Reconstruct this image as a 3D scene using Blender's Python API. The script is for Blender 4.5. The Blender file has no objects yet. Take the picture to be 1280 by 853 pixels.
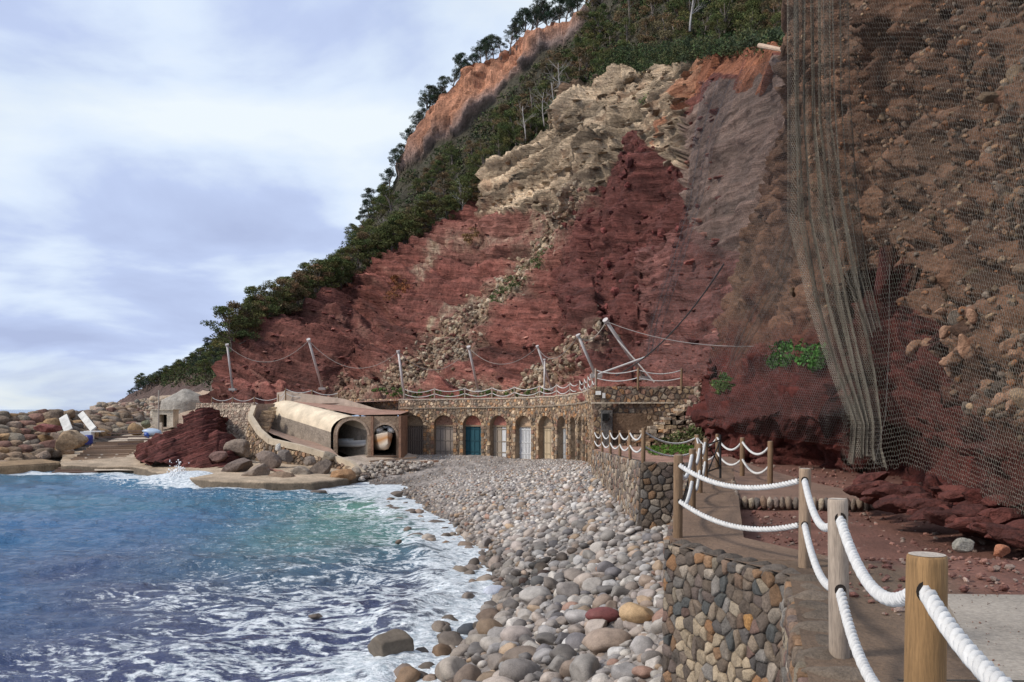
import bpy, math, random
import numpy as np
from mathutils import Vector
R = math.radians
random.seed(7); rng = np.random.default_rng(7)
SC = bpy.context.scene; COL = SC.collection

# ------------------------------------------------------------ camera, sky, sun
F, HZ, EYE = 1100.0, 512.0, 1.6
cam = bpy.data.objects.new('camera', bpy.data.cameras.new('camera')); COL.objects.link(cam)
cam.data.lens = F/1280*36; cam.data.sensor_width = 36
cam.data.shift_y = (HZ-426.5)/1280
cam.location = (0, 0, EYE); cam.rotation_euler = (R(90), 0, 0)
cam.data.clip_start = .05; cam.data.clip_end = 30000
SC.camera = cam
SUN_EL, SUN_AZ = 40, 250      # azimuth clockwise from +Y: behind the left shoulder
w = bpy.data.worlds.new('World'); SC.world = w; w.use_nodes = True
nt = w.node_tree; nt.nodes.clear()
def nd(t, k, **kw):
    n = t.nodes.new(k)
    for a, b in kw.items():
        if a.startswith('i_'): n.inputs[a[2:].replace('_', ' ')].default_value = b
        else: setattr(n, a, b)
    return n
out = nd(nt, 'ShaderNodeOutputWorld')
sky = nd(nt, 'ShaderNodeTexSky', sky_type='NISHITA', sun_disc=False, sun_elevation=R(SUN_EL), sun_rotation=R(SUN_AZ), dust_density=2.0)
b1 = nd(nt, 'ShaderNodeBackground', i_Strength=.13); nt.links.new(sky.outputs[0], b1.inputs[0])
tc = nd(nt, 'ShaderNodeTexCoord'); sx = nd(nt, 'ShaderNodeSeparateXYZ'); nt.links.new(tc.outputs['Generated'], sx.inputs[0])
zc = nd(nt, 'ShaderNodeMath', operation='MAXIMUM'); nt.links.new(sx.outputs[2], zc.inputs[0]); zc.inputs[1].default_value = 0
za = nd(nt, 'ShaderNodeMath', operation='ADD'); nt.links.new(zc.outputs[0], za.inputs[0]); za.inputs[1].default_value = .22
cx = nd(nt, 'ShaderNodeCombineXYZ')
for i in (0, 1):
    dv = nd(nt, 'ShaderNodeMath', operation='DIVIDE'); nt.links.new(sx.outputs[i], dv.inputs[0]); nt.links.new(za.outputs[0], dv.inputs[1]); nt.links.new(dv.outputs[0], cx.inputs[i])
cx.inputs[2].default_value = 3.4
n1 = nd(nt, 'ShaderNodeTexNoise', i_Scale=1.5, i_Detail=8.0, i_Roughness=.5, i_Distortion=.3); nt.links.new(cx.outputs[0], n1.inputs['Vector'])
rp = nd(nt, 'ShaderNodeValToRGB'); nt.links.new(n1.outputs['Fac'], rp.inputs[0])
e = rp.color_ramp.elements; e[0].position = .36; e[0].color = (.86, .94, 1.0, 1); e[1].position = .70; e[1].color = (.45, .53, .77, 1)
m = rp.color_ramp.elements.new(.47); m.color = (.72, .83, 1.0, 1); m = rp.color_ramp.elements.new(.56); m.color = (.54, .64, .90, 1)
b2 = nd(nt, 'ShaderNodeBackground', i_Strength=.92); nt.links.new(rp.outputs[0], b2.inputs[0])
n2 = nd(nt, 'ShaderNodeTexNoise', i_Scale=.8, i_Detail=3.0); nt.links.new(cx.outputs[0], n2.inputs['Vector'])
mr = nd(nt, 'ShaderNodeMapRange'); nt.links.new(n2.outputs['Fac'], mr.inputs[0])
mr.inputs[1].default_value = .3; mr.inputs[2].default_value = .5; mr.inputs[3].default_value = .72; mr.inputs[4].default_value = 1.0
mx = nd(nt, 'ShaderNodeMixShader'); nt.links.new(mr.outputs[0], mx.inputs[0]); nt.links.new(b1.outputs[0], mx.inputs[1]); nt.links.new(b2.outputs[0], mx.inputs[2])
nt.links.new(mx.outputs[0], out.inputs[0])
sl = bpy.data.lights.new('sun', 'SUN'); sl.energy = 2.9; sl.angle = R(10); sl.color = (1, .93, .84)
so = bpy.data.objects.new('sun', sl); COL.objects.link(so)
a, el = R(SUN_AZ), R(SUN_EL)
so.rotation_euler = Vector((math.sin(a)*math.cos(el), math.cos(a)*math.cos(el), math.sin(el))).to_track_quat('Z', 'Y').to_euler()
SC.view_settings.view_transform = 'Standard'; SC.view_settings.look = 'None'
SC.view_settings.exposure = 0.12; SC.view_settings.gamma = 1

# ------------------------------------------------------------ helpers
def W(px, py, d): return np.array([(px-640)/F*d, d, EYE+(HZ-py)/F*d])
def interp(x, pts):
    xs, ys = zip(*pts); return np.interp(x, xs, ys)
def _h(i, j, k, s):
    n = (i.astype(np.int64)*374761393 + j.astype(np.int64)*668265263 + k.astype(np.int64)*2147483647 + s*974634777) & 0xffffffff
    n = ((n ^ (n >> 13))*1274126177) & 0xffffffff
    n = ((n ^ (n >> 16))*2246822519) & 0xffffffff
    return ((n ^ (n >> 15)) & 0xffffff)/float(0xffffff)
def vnoise(P, s=0):
    P = np.asarray(P, float); I = np.floor(P).astype(np.int64); f = P-I; f = f*f*(3-2*f)
    x, y, z = I[..., 0], I[..., 1], I[..., 2]; fx, fy, fz = f[..., 0], f[..., 1], f[..., 2]
    def L(a, b, t): return a+(b-a)*t
    c = [[[_h(x+i, y+j, z+k, s) for k in (0, 1)] for j in (0, 1)] for i in (0, 1)]
    return L(L(L(c[0][0][0], c[1][0][0], fx), L(c[0][1][0], c[1][1][0], fx), fy),
             L(L(c[0][0][1], c[1][0][1], fx), L(c[0][1][1], c[1][1][1], fx), fy), fz)*2-1
def fbm(P, sc=1., o=4, s=0, rough=.5):
    P = np.asarray(P, float)/sc; r = 0; a = 1; t = 0
    for i in range(o): r = r+a*vnoise(P, s+i*17); t += a; a *= rough; P = P*2.03+11.3
    return r/t
def ridged(P, sc=1., o=4, s=0):
    P = np.asarray(P, float)/sc; r = 0; a = 1; t = 0
    for i in range(o): r = r+a*(1-np.abs(vnoise(P, s+i*17))*2); t += a; a *= .5; P = P*2.07+5.1
    return r/t
def worley(P, sc, s=0):      # F1, F2, id
    P = np.asarray(P, float)/sc; I = np.floor(P).astype(np.int64)
    f1 = np.full(P.shape[:-1], 9.); f2 = f1.copy(); idv = f1*0
    for a in (-1, 0, 1):
        for b in (-1, 0, 1):
            for c in (-1, 0, 1):
                J = I+np.array([a, b, c]); x, y, z = J[..., 0], J[..., 1], J[..., 2]
                q = np.stack([x+_h(x, y, z, s), y+_h(x, y, z, s+1), z+_h(x, y, z, s+2)], -1)
                d = np.sqrt(((q-P)**2).sum(-1)); m = d < f1
                f2 = np.where(m, f1, np.minimum(f2, d)); idv = np.where(m, _h(x, y, z, s+3), idv); f1 = np.where(m, d, f1)
    return f1, f2, idv
def sstep(a, b, x): t = np.clip((x-a)/(b-a), 0, 1); return t*t*(3-2*t)
def inpoly(x, y, poly):
    r = np.zeros(np.shape(x), bool); n = len(poly)
    for i in range(n):
        x1, y1 = poly[i]; x2, y2 = poly[(i+1) % n]
        if y1 == y2: continue
        r ^= ((y1 > y) != (y2 > y)) & (x < (x2-x1)*(y-y1)/(y2-y1)+x1)
    return r
def dline(x, y, pts):        # distance to a polyline
    r = np.full(np.shape(x), 1e9)
    for (x1, y1), (x2, y2) in zip(pts, pts[1:]):
        t = np.clip(((x-x1)*(x2-x1)+(y-y1)*(y2-y1))/((x2-x1)**2+(y2-y1)**2+1e-9), 0, 1)
        r = np.minimum(r, np.hypot(x-x1-t*(x2-x1), y-y1-t*(y2-y1)))
    return r
def tag(o, label=None, cat=None, group=None, kind=None):
    if label: o['label'] = label
    if cat: o['category'] = cat
    if group: o['group'] = group
    if kind: o['kind'] = kind
    return o
def empty(name, loc=(0, 0, 0), **k):
    o = bpy.data.objects.new(name, None); COL.objects.link(o); o.location = [float(v) for v in loc]; o.empty_display_size = .2
    return tag(o, **k)
def npmesh(name, V, Fc, mat, C=None, smooth=True, parent=None, extra=None, origin=None, **k):
    """V (n,3) world, Fc (m,3|4) one face size, C (n,3) vertex colour"""
    V = np.ascontiguousarray(V, np.float64).reshape(-1, 3).copy(); Fc = np.ascontiguousarray(Fc, np.int32)
    off = np.zeros(3)
    if parent is not None: off = np.array(parent.matrix_world.translation if False else parent_loc(parent))
    if origin is not None: off0 = np.array(origin, float)
    else: off0 = off.copy()
    me = bpy.data.meshes.new(name); me.vertices.add(len(V)); me.vertices.foreach_set('co', (V-off0).astype(np.float32).ravel())
    ns = Fc.shape[1]; me.loops.add(Fc.size); me.loops.foreach_set('vertex_index', Fc.ravel())
    me.polygons.add(len(Fc)); me.polygons.foreach_set('loop_start', np.arange(0, Fc.size, ns, dtype=np.int32))
    me.polygons.foreach_set('use_smooth', np.full(len(Fc), smooth))
    if C is not None:
        at = me.color_attributes.new('Col', 'FLOAT_COLOR', 'POINT')
        C = np.asarray(C, float); C = np.broadcast_to(C, (len(V), 3)) if C.ndim == 1 else C.reshape(-1, 3)
        at.data.foreach_set('color', np.concatenate([C, np.ones((len(V), 1))], 1).astype(np.float32).ravel())
    for nm, arr in (extra or {}).items():
        at = me.attributes.new(nm, 'FLOAT', 'POINT'); at.data.foreach_set('value', np.asarray(arr, np.float32).ravel())
    me.update(calc_edges=True); me.validate()
    me.materials.append(mat)
    o = bpy.data.objects.new(name, me); COL.objects.link(o)
    o.location = (off0-off).tolist()
    if parent is not None: o.parent = parent
    return tag(o, **k)
def parent_loc(p):
    v = Vector(p.location)
    while p.parent: p = p.parent; v += Vector(p.location)
    return v
def gridfaces(nu, nv, flip=False):
    i = np.arange((nu-1)*(nv-1)); r, c = i//(nv-1), i % (nv-1); a = r*nv+c
    f = np.stack([a, a+1, a+nv+1, a+nv], 1)
    return f[:, ::-1] if flip else f
def gnormals(P):
    du = np.gradient(P, axis=0); dv = np.gradient(P, axis=1); n = np.cross(du, dv)
    return n/(np.linalg.norm(n, axis=-1, keepdims=True)+1e-9)
class MB:
    """collects vertices, faces of any size and one colour per vertex; builds ONE mesh"""
    def __init__(s): s.v = []; s.f = []; s.c = []
    def add(s, V, Fs, c):
        o = len(s.v); s.v += [tuple(map(float, p)) for p in V]; s.f += [tuple(int(i)+o for i in f) for f in Fs]
        c = np.asarray(c, float); c = np.broadcast_to(c, (len(V), 3)) if c.ndim == 1 else c
        s.c += [tuple(x) for x in c]; return s
    def box(s, c0, size, col, ax=((1, 0, 0), (0, 1, 0), (0, 0, 1)), jit=0):
        ax = np.array(ax, float); V = []
        for i in (-.5, .5):
            for j in (-.5, .5):
                for k in (-.5, .5): V.append(np.array(c0)+ax[0]*i*size[0]+ax[1]*j*size[1]+ax[2]*k*size[2]+(rng.normal(0, jit, 3) if jit else 0))
        return s.add(V, [(0, 1, 3, 2), (4, 6, 7, 5), (0, 4, 5, 1), (2, 3, 7, 6), (0, 2, 6, 4), (1, 5, 7, 3)], col)
    def tube(s, pts, r, col, n=8, cap=True):
        pts = [np.array(p, float) for p in pts]; m = len(pts); V = []; rr = r if hasattr(r, '__len__') else [r]*m
        up = np.array([0, 0, 1.])
        for i, p in enumerate(pts):
            t = pts[min(i+1, m-1)]-pts[max(i-1, 0)]; t /= np.linalg.norm(t)+1e-9
            a = np.cross(t, up)
            if np.linalg.norm(a) < .05: a = np.cross(t, [0, 1., 0])
            a /= np.linalg.norm(a); b = np.cross(t, a)
            for k in range(n): V.append(p+rr[i]*(a*math.cos(k*2*math.pi/n)+b*math.sin(k*2*math.pi/n)))
        Fs = [(i*n+k, i*n+(k+1) % n, (i+1)*n+(k+1) % n, (i+1)*n+k) for i in range(m-1) for k in range(n)]
        if cap: Fs += [tuple(range(n))[::-1], tuple((m-1)*n+k for k in range(n))]
        return s.add(V, Fs, col)
    def build(s, name, mat, parent=None, smooth=False, origin=None, **k):
        off = np.array(parent_loc(parent)) if parent is not None else np.zeros(3)
        o0 = np.array(origin, float) if origin is not None else off
        me = bpy.data.meshes.new(name); me.from_pydata([tuple(np.array(v)-o0) for v in s.v], [], s.f)
        at = me.color_attributes.new('Col', 'FLOAT_COLOR', 'POINT')
        at.data.foreach_set('color', np.array([list(c)+[1] for c in s.c], np.float32).ravel())
        me.polygons.foreach_set('use_smooth', [smooth]*len(me.polygons)); me.materials.append(mat); me.update()
        o = bpy.data.objects.new(name, me); COL.objects.link(o); o.location = (o0-off).tolist()
        if parent is not None: o.parent = parent
        return tag(o, **k)

# ------------------------------------------------------------ materials (all take the thing's own colour from 'Col')
def mat(name, rough=.9, bscale=8, bstr=.4, bdist=.05, var=.35, vscale=3, fine=40, spec=.3, stretch=None, metallic=0, strata=None):
    m = bpy.data.materials.new(name); m.use_nodes = True; t = m.node_tree; p = t.nodes['Principled BSDF']
    p.inputs['Roughness'].default_value = rough; p.inputs['Specular IOR Level'].default_value = spec; p.inputs['Metallic'].default_value = metallic
    at = nd(t, 'ShaderNodeAttribute', attribute_name='Col'); g = nd(t, 'ShaderNodeNewGeometry')
    vec = g.outputs['Position']
    if stretch:
        mp = nd(t, 'ShaderNodeMapping'); mp.inputs['Scale'].default_value = stretch; mp.inputs['Rotation'].default_value = (0, 0, 0)
        t.links.new(vec, mp.inputs[0]); vec = mp.outputs[0]
    a = nd(t, 'ShaderNodeTexNoise', i_Scale=vscale, i_Detail=6.0, i_Roughness=.6); t.links.new(vec, a.inputs['Vector'])
    b = nd(t, 'ShaderNodeTexNoise', i_Scale=fine, i_Detail=3.0, i_Roughness=.7); t.links.new(vec, b.inputs['Vector'])
    ad = nd(t, 'ShaderNodeMath', operation='ADD'); t.links.new(a.outputs['Fac'], ad.inputs[0]); t.links.new(b.outputs['Fac'], ad.inputs[1])
    mr = nd(t, 'ShaderNodeMapRange'); t.links.new(ad.outputs[0], mr.inputs[0])
    mr.inputs[1].default_value = .65; mr.inputs[2].default_value = 1.35; mr.inputs[3].default_value = 1-var; mr.inputs[4].default_value = 1+var
    vm = nd(t, 'ShaderNodeVectorMath', operation='SCALE'); t.links.new(at.outputs['Color'], vm.inputs[0]); t.links.new(mr.outputs[0], vm.inputs['Scale'])
    t.links.new(vm.outputs[0], p.inputs['Base Color'])
    if strata:
        rot, scl, amt = strata; mp2 = nd(t, 'ShaderNodeMapping'); mp2.vector_type = 'TEXTURE'; mp2.inputs['Rotation'].default_value = rot; mp2.inputs['Scale'].default_value = scl
        t.links.new(g.outputs['Position'], mp2.inputs[0]); sn = nd(t, 'ShaderNodeTexNoise', i_Scale=1.0, i_Detail=7.0, i_Roughness=.68, i_Distortion=.35); t.links.new(mp2.outputs[0], sn.inputs['Vector'])
        m3 = nd(t, 'ShaderNodeMapRange'); t.links.new(sn.outputs['Fac'], m3.inputs[0]); m3.inputs[1].default_value = .36; m3.inputs[2].default_value = .64; m3.inputs[3].default_value = 1-amt; m3.inputs[4].default_value = 1+amt*.8
        v3 = nd(t, 'ShaderNodeVectorMath', operation='SCALE'); t.links.new(vm.outputs[0], v3.inputs[0]); t.links.new(m3.outputs[0], v3.inputs['Scale']); t.links.new(v3.outputs[0], p.inputs['Base Color'])
    if bstr > 0:
        c = nd(t, 'ShaderNodeTexNoise', i_Scale=bscale, i_Detail=8.0, i_Roughness=.65); t.links.new(vec, c.inputs['Vector'])
        bp = nd(t, 'ShaderNodeBump', i_Strength=bstr, i_Distance=bdist); t.links.new(c.outputs['Fac'], bp.inputs['Height']); t.links.new(bp.outputs[0], p.inputs['Normal'])
        if strata:
            b2_ = nd(t, 'ShaderNodeBump', i_Strength=1.0, i_Distance=bdist*2.2); t.links.new(sn.outputs['Fac'], b2_.inputs['Height']); t.links.new(bp.outputs[0], b2_.inputs['Normal']); t.links.new(b2_.outputs[0], p.inputs['Normal'])
    return m
M_far = mat('far_rock', bscale=.8, bstr=1.0, bdist=1.4, vscale=.25, fine=1.2, var=.4, strata=((0, 0, 0), (2.2, 2.2, 16), .35))
M_hill = mat('hill_rock', bscale=1.8, bstr=.9, bdist=.5, vscale=.5, fine=4.5, var=.5, strata=((0, .22, 0), (9, 9, .6), .34))
M_outc = mat('layered_rock', bscale=3, bstr=.9, bdist=.3, vscale=.9, fine=6, var=.4, strata=((0, -.32, 0), (5, 5, .16), .6))
M_cliff = mat('near_cliff', bscale=6, bstr=1.0, bdist=.2, vscale=1.5, fine=14, var=.6)
M_stone = mat('wall_stone', bscale=24, bstr=.9, bdist=.035, vscale=9, fine=55, var=.5)
M_fstone = mat('far_stone', bscale=4, bstr=1.0, bdist=.22, vscale=1.6, fine=8, var=.5)
M_peb = mat('pebble', rough=.65, bscale=16, bstr=.45, bdist=.03, vscale=6, fine=60, var=.42, spec=.35)
M_dirt = mat('dirt', bscale=12, bstr=.9, bdist=.06, vscale=1.2, fine=30, var=.4)
M_conc = mat('concrete', bscale=14, bstr=.5, bdist=.03, vscale=.9, fine=30, var=.42)
M_plas = mat('plaster', bscale=5, bstr=.9, bdist=.12, vscale=.9, fine=7, var=.5)
M_wood = mat('post_wood', rough=.75, bscale=9, bstr=.5, bdist=.012, vscale=5, fine=26, var=.42, stretch=(6, 6, .5))
M_rope = mat('rope_fibre', rough=.85, bscale=160, bstr=.4, bdist=.004, vscale=6, fine=120, var=.12)
M_metal = mat('galvanised', rough=.55, bstr=0, vscale=2, fine=10, var=.15, metallic=.25)
M_wire = mat('wire', rough=.6, bstr=0, var=.3, vscale=1, fine=4, spec=.2)
M_leaf = mat('foliage', rough=.8, bstr=0, var=.35, vscale=.8, fine=3, spec=.15)
M_bark = mat('bark', bscale=6, bstr=.4, bdist=.05, var=.3, vscale=1, fine=8)
M_paint = mat('boat_paint', rough=.4, bstr=.1, bscale=3, var=.1, vscale=1, fine=5, spec=.5)

# ------------------------------------------------------------ terrain: hill B (far ridge with orange cliff)
B_top = [(60, 518), (126, 514), (150, 503), (180, 485), (200, 476), (230, 457), (260, 439), (300, 413), (330, 390), (380, 360), (405, 334), (440, 302), (465, 272), (485, 244), (503, 208), (520, 172), (540, 138), (560, 118), (580, 98), (620, 73), (660, 46), (700, 33), (730, 18), (760, -25), (900, -190), (1150, -340)]
B_dt = [(60, 420), (130, 380), (200, 330), (300, 280), (500, 250), (700, 235), (900, 200), (1150, 190)]
B_foot = [(60, 516), (480, 246), (497, 219), (530, 201), (548, 180), (573, 172), (598, 144), (620, 126), (641, 101), (663, 86), (677, 66), (706, 54), (728, 36), (745, -6), (760, -24), (900, -189), (1150, -339)]
B_bot = [(60, 520), (200, 515), (270, 510), (300, 470), (330, 440), (440, 385), (520, 335), (600, 290), (690, 220), (720, 160), (870, 120), (1000, 110), (1150, 110)]
B_db = [(60, 330), (140, 260), (200, 190), (260, 150), (300, 135), (440, 150), (520, 165), (600, 170), (700, 150), (870, 125), (1000, 100), (1150, 90)]
def B_depth(px, py):
    yb, yt, db, dt = interp(px, B_bot), interp(px, B_top), interp(px, B_db), interp(px, B_dt)
    yf = np.clip(interp(px, B_foot), yt+.5, yb-1); band = (yf-yt)
    df = dt-np.clip(band*.12, 0, 8)
    t = np.clip((yb-py)/(yb-yf), 0, 1)
    low = db+(df-db)*t**.85
    t2 = np.clip((yf-py)/np.maximum(band, .5), 0, 1)
    return np.where(py > yf, low, df+(dt-df)*t2)
def build_B():
    nu, nv, nb = 330, 160, 10
    U = np.linspace(60, 1150, nu)[:, None]; v = np.linspace(0, 1, nv)[None, :]
    yb, yt = interp(U, B_bot), interp(U, B_top)
    py = yb+(yt-yb)*v; px = U+0*v; d = B_depth(px, py)
    P = np.stack([(px-640)/F*d, d, EYE+(HZ-py)/F*d], -1)
    # back side, runs on away from the camera
    k = np.linspace(0, 1, nb+1)[None, 1:, None]; last = P[:, -1:, :]
    back = last+k*np.stack([-30+0*U[:, :1], 160+0*U[:, :1], -last[:, :, 2]*.8-10], -1)
    P = np.concatenate([P, back], 1); px = np.concatenate([px, np.repeat(px[:, -1:], nb, 1)], 1); py = np.concatenate([py, np.repeat(yt, nb, 1)-3], 1)
    n = gnormals(P); n[n[..., 1] > 0] *= 1
    s = np.sign(-(n[..., 1:2]))+0; n = n*np.where(s == 0, 1, s)
    cliff = sstep(-2, 5, interp(px, B_foot)-py)*sstep(494, 502, px)*(px < 745)
    f = fbm(P, 14, 5)*2.0+fbm(P, 3.5, 4, 5)*.8
    Pv = P*np.array([1, 1, .12]); f2 = ridged(Pv, 7, 5, 3)*3.6+fbm(P*np.array([.3, .3, 1]), 4, 3, 9)*1.6+(worley(P*np.array([1, 1, .4]), 3.0, 4)[2]-.5)*1.8
    P = P+n*(f*(1-cliff)+f2*cliff)[..., None]
    base = np.array([.085, .075, .05])+0*P; g = fbm(P, 20, 3, 2)[..., None]
    base = base*(1+.4*g)
    red = (sstep(.05, .4, fbm(P, 25, 3, 8))*(px < 270))[..., None]; base = base*(1-red)+np.array([.2, .1, .085])*red
    low = (sstep(462, 478, py)*sstep(280, 262, px)*.8)[..., None]; base = base*(1-low)+np.array([.20, .13, .11])*low
    st = ridged(P*np.array([1, 1, .07]), 5, 4, 3)*.5+.5; a = sstep(-.3, .5, fbm(P*np.array([1, 1, .25]), 14, 4, 31))
    oc = np.array([.78, .34, .18])*(.35+.85*st[..., None]); gc = np.array([.38, .27, .23])*(.6+.5*st[..., None])
    hi = sstep(0.0, 22, interp(px, B_foot)-py)*sstep(500, 540, px)
    mixo = np.clip(hi*.75+.25*a-.15*(px > 655), 0, 1)[..., None]
    cc = oc*mixo+gc*(1-mixo); cliff = cliff[..., None]
    C = base*(1-cliff)+cc*cliff
    npmesh('hill', P, gridfaces(nu, nv+nb), M_far, C, label='far hillside with pine slope and orange cliff', kind='structure')
build_B()

# ------------------------------------------------------------ terrain: red hillside C
C_top = [(258, 512), (272, 480), (285, 448), (300, 426), (330, 404), (390, 378), (440, 350), (480, 322), (520, 300), (560, 276), (600, 246), (606, 214), (630, 200), (660, 180), (694, 164), (700, 120), (720, 106), (800, 90), (870, 72), (940, 60), (985, 52), (1080, 40)]
C_bot = [(258, 514), (730, 514), (850, 530), (870, 562), (1080, 575)]
C_db = [(258, 100), (300, 97), (500, 97), (620, 92), (700, 82), (740, 64), (850, 54), (930, 44), (1000, 42), (1080, 42)]
C_dt = [(258, 112), (300, 122), (440, 145), (600, 150), (690, 135), (800, 115), (900, 80), (985, 60), (1080, 56)]
def C_depth(px, py):
    yb, yt, db, dt = interp(px, C_bot), interp(px, C_top), interp(px, C_db), interp(px, C_dt)
    t = np.clip((yb-py)/(yb-yt), 0, 1)
    return db+(dt-db)*t**(1.0)
cream_poly = [(596, 264), (598, 200), (660, 170), (692, 150), (694, 100), (800, 78), (872, 60), (880, 90), (862, 130), (856, 175), (850, 212), (826, 184), (806, 168), (792, 181), (778, 212), (755, 240), (716, 274), (704, 292), (680, 270), (640, 268)]
maroon_poly = [(806, 170), (826, 184), (857, 217), (850, 285), (812, 330), (800, 400), (790, 470), (730, 460), (700, 400), (690, 340), (716, 274), (755, 240), (778, 212), (792, 181)]
C_store = {}
def build_C():
    nu, nv, nb = 600, 300, 8
    U = np.linspace(258, 1080, nu)[:, None]; v = np.linspace(0, 1, nv)[None, :]
    yb, yt = interp(U, C_bot), interp(U, C_top)
    py = yb+(yt-yb)*v; px = U+0*v; d = C_depth(px, py)
    # ribs and hollows of the hillside, in metres towards or away from the eye
    d = d+0*np.exp(-(dline(px, py, [(700, 270), (640, 350), (560, 440), (500, 490)])/26)**2)*sstep(505, 470, py)
    d = d+5*np.exp(-(dline(px, py, [(716, 274), (745, 330), (760, 420)])/30)**2)-4*np.exp(-(dline(px, py, [(700, 120), (740, 170), (715, 250)])/24)**2)
    d = d+4*np.exp(-(dline(px, py, [(440, 360), (470, 420), (430, 480)])/22)**2)+3*np.exp(-(dline(px, py, [(812, 300), (800, 460)])/14)**2)
    P = np.stack([(px-640)/F*d, d, EYE+(HZ-py)/F*d], -1)
    k = np.linspace(0, 1, nb+1)[None, 1:, None]; last = P[:, -1:, :]
    P = np.concatenate([P, last+k*np.array([0, 34, -9.])], 1)
    px = np.concatenate([px, np.repeat(px[:, -1:], nb, 1)], 1); py = np.concatenate([py, np.repeat(py[:, -1:], nb, 1)], 1)
    n = gnormals(P); s = np.sign(-n[..., 1:2]); n = n*np.where(s == 0, 1, s)
    jx = px+fbm(P, 5, 4, 51)*14; jy = py+fbm(P, 5, 4, 77)*14
    cream = inpoly(jx, jy, cream_poly)
    maroon = inpoly(jx, jy, maroon_poly)
    # bedding coordinate: dips to the right on the left flank, rises to the right in the cream beds
    dip = np.where(cream, -.42, .30)
    left = sstep(620, 440, px); sb = P[..., 2]+P[..., 0]*np.where(cream, -.38*sstep(640, 740, px)-.02, .16+.20*left)+fbm(P, 20, 2, 4)*2.6
    def saw(t): fr = t-np.floor(t); return np.minimum(fr/.78, (1-fr)/.22)
    wob = fbm(P*np.array([.35, .35, 1]), 4, 3, 12)*.35; gate = .6+.5*sstep(-.2, .3, fbm(P, 9, 2, 44)); bed = fbm(np.stack([P[..., 0]*.03, P[..., 1]*.03, sb/1.7], -1), 1, 4, 57); bed2 = fbm(np.stack([P[..., 0]*.05, P[..., 1]*.05, sb/.6], -1), 1, 3, 58)
    strat = (saw(sb/2.3+wob)*1.0+saw(sb/.85+wob*1.6+3)*.42+saw(sb/.42+wob*2)*.16)*gate+saw(sb/5.5+.3)*1.3
    band_amp = (.7+.6*left+.8*cream)*(1-.6*maroon)*sstep(905, 850, px)
    f1, f2, idv = worley(P*np.array([1, 1, 1.5]), 1.6, 3)
    block = (idv-.5)*.55*sstep(0, .12, f2-f1); q1, q2, qd = worley(P*np.array([.35, .35, 1.5])+P[..., :1]*np.array([0, 0, 1.])*np.where(cream, -.5, .35)[..., None]+fbm(P, 3, 2, 70)[..., None]*.5, .8, 13); block = block+(qd-.5)*.3*sstep(0, .15, q2-q1)
    gul = ridged(np.stack([P[..., 0]*1.0+P[..., 2]*.75, P[..., 1]*.3, P[..., 2]*.25], -1), 9, 4, 19)
    f = fbm(P, 12, 4)*1.6-gul*1.5+ridged(P*np.array([1, 1, .5]), 5, 4, 9)*(.6+1.3*maroon)+fbm(P, 1.6, 4, 21)*.7+block*(.6+.5*cream+.6*maroon)+(strat-1)*band_amp+bed*1.5*(1-.6*maroon)+bed2*.4
    f = f*sstep(0, .03, np.abs(np.linspace(0, 1, P.shape[1])[None, :]))
    P = P+n*f[..., None]*np.where(px < 860, 1, .7)[..., None]
    sb = sb[..., None]
    g1 = fbm(P, 6, 5, 61)[..., None]; g2 = fbm(P, 1.5, 4, 62)[..., None]
    red = np.array([.205, .074, .056])*(1+.25*g1+.25*g2)
    lgt = sstep(.25, .6, fbm(np.concatenate([P[..., :1]*.12, P[..., 1:2]*.12, sb], -1), .55, 3, 5))[..., None]
    red = red*(1-.45*lgt*(.3+.7*left[..., None]))+np.array([.42, .22, .16])*.45*lgt*(.3+.7*left[..., None])
    cr = np.array([.43, .325, .22])*(1+.25*g1+.2*g2)*np.clip(1+1.5*bed2[..., None]+.5*bed[..., None], .4, 1.35)
    dk = sstep(.15, .5, fbm(np.concatenate([P[..., :1]*.2, P[..., 1:2]*.2, sb], -1), .8, 3, 8))[..., None]
    cr = cr*(1-.6*dk)+np.array([.30, .17, .10])*.6*dk
    C = np.where(cream[..., None], cr, red); C = np.where(maroon[..., None], np.array([.145, .050, .040])*(1+.35*g1), C)
    pl_ = np.abs(np.sin((sb[..., 0]+.4*fbm(P, 6, 3, 91))*1.15)); thin = sstep(.10, .0, pl_)*sstep(.0, .3, fbm(P, 8, 3, 92))*left*(~cream)*(~maroon)
    C = C*(1-.6*thin[..., None])+np.array([.50, .30, .23])*.6*thin[..., None]
    C = C*(.9+.2*qd[..., None])*np.clip(1+1.0*bed+.55*bed2, .45, 1.75)[..., None]**np.where(maroon, .5, 1.)[..., None]
    def blend(C, wgt, col): wgt = np.clip(wgt, 0, 1)[..., None]; return C*(1-wgt)+np.array(col)*(1+.25*g1+.3*g2)*wgt
    sp = worley(P, .55, 9)[2]
    for ln, wd, am in (([(735, 250), (700, 275), (655, 335), (610, 380), (560, 430), (520, 462), (470, 498)], 15, .9), ([(690, 262), (640, 300), (560, 300), (520, 345)], 5, .5), ([(745, 425), (700, 460), (650, 500)], 13, .55), ([(600, 375), (560, 392), (540, 410)], 4, .6), ([(700, 480), (480, 492), (400, 500)], 7, .6)):
        k = np.exp(-(dline(jx, jy, ln)/wd)**2)*am
        C = blend(C, k*1.25*(.45+.8*(sp > .45)), (.50, .38, .27))
        C = blend(C, k*.5*sstep(.1, .4, fbm(P, 3, 3, 90)), (.13, .14, .05))
    C = blend(C, inpoly(jx, jy, [(860, 66), (985, 50), (985, 72), (890, 92), (850, 150), (832, 200), (845, 120)])*.75, (.47, .19, .10))
    C = blend(C, inpoly(jx, jy, [(858, 150), (900, 95), (1000, 70), (1010, 300), (930, 330), (860, 300), (850, 220)])*.85, (.24, .175, .14))
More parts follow.
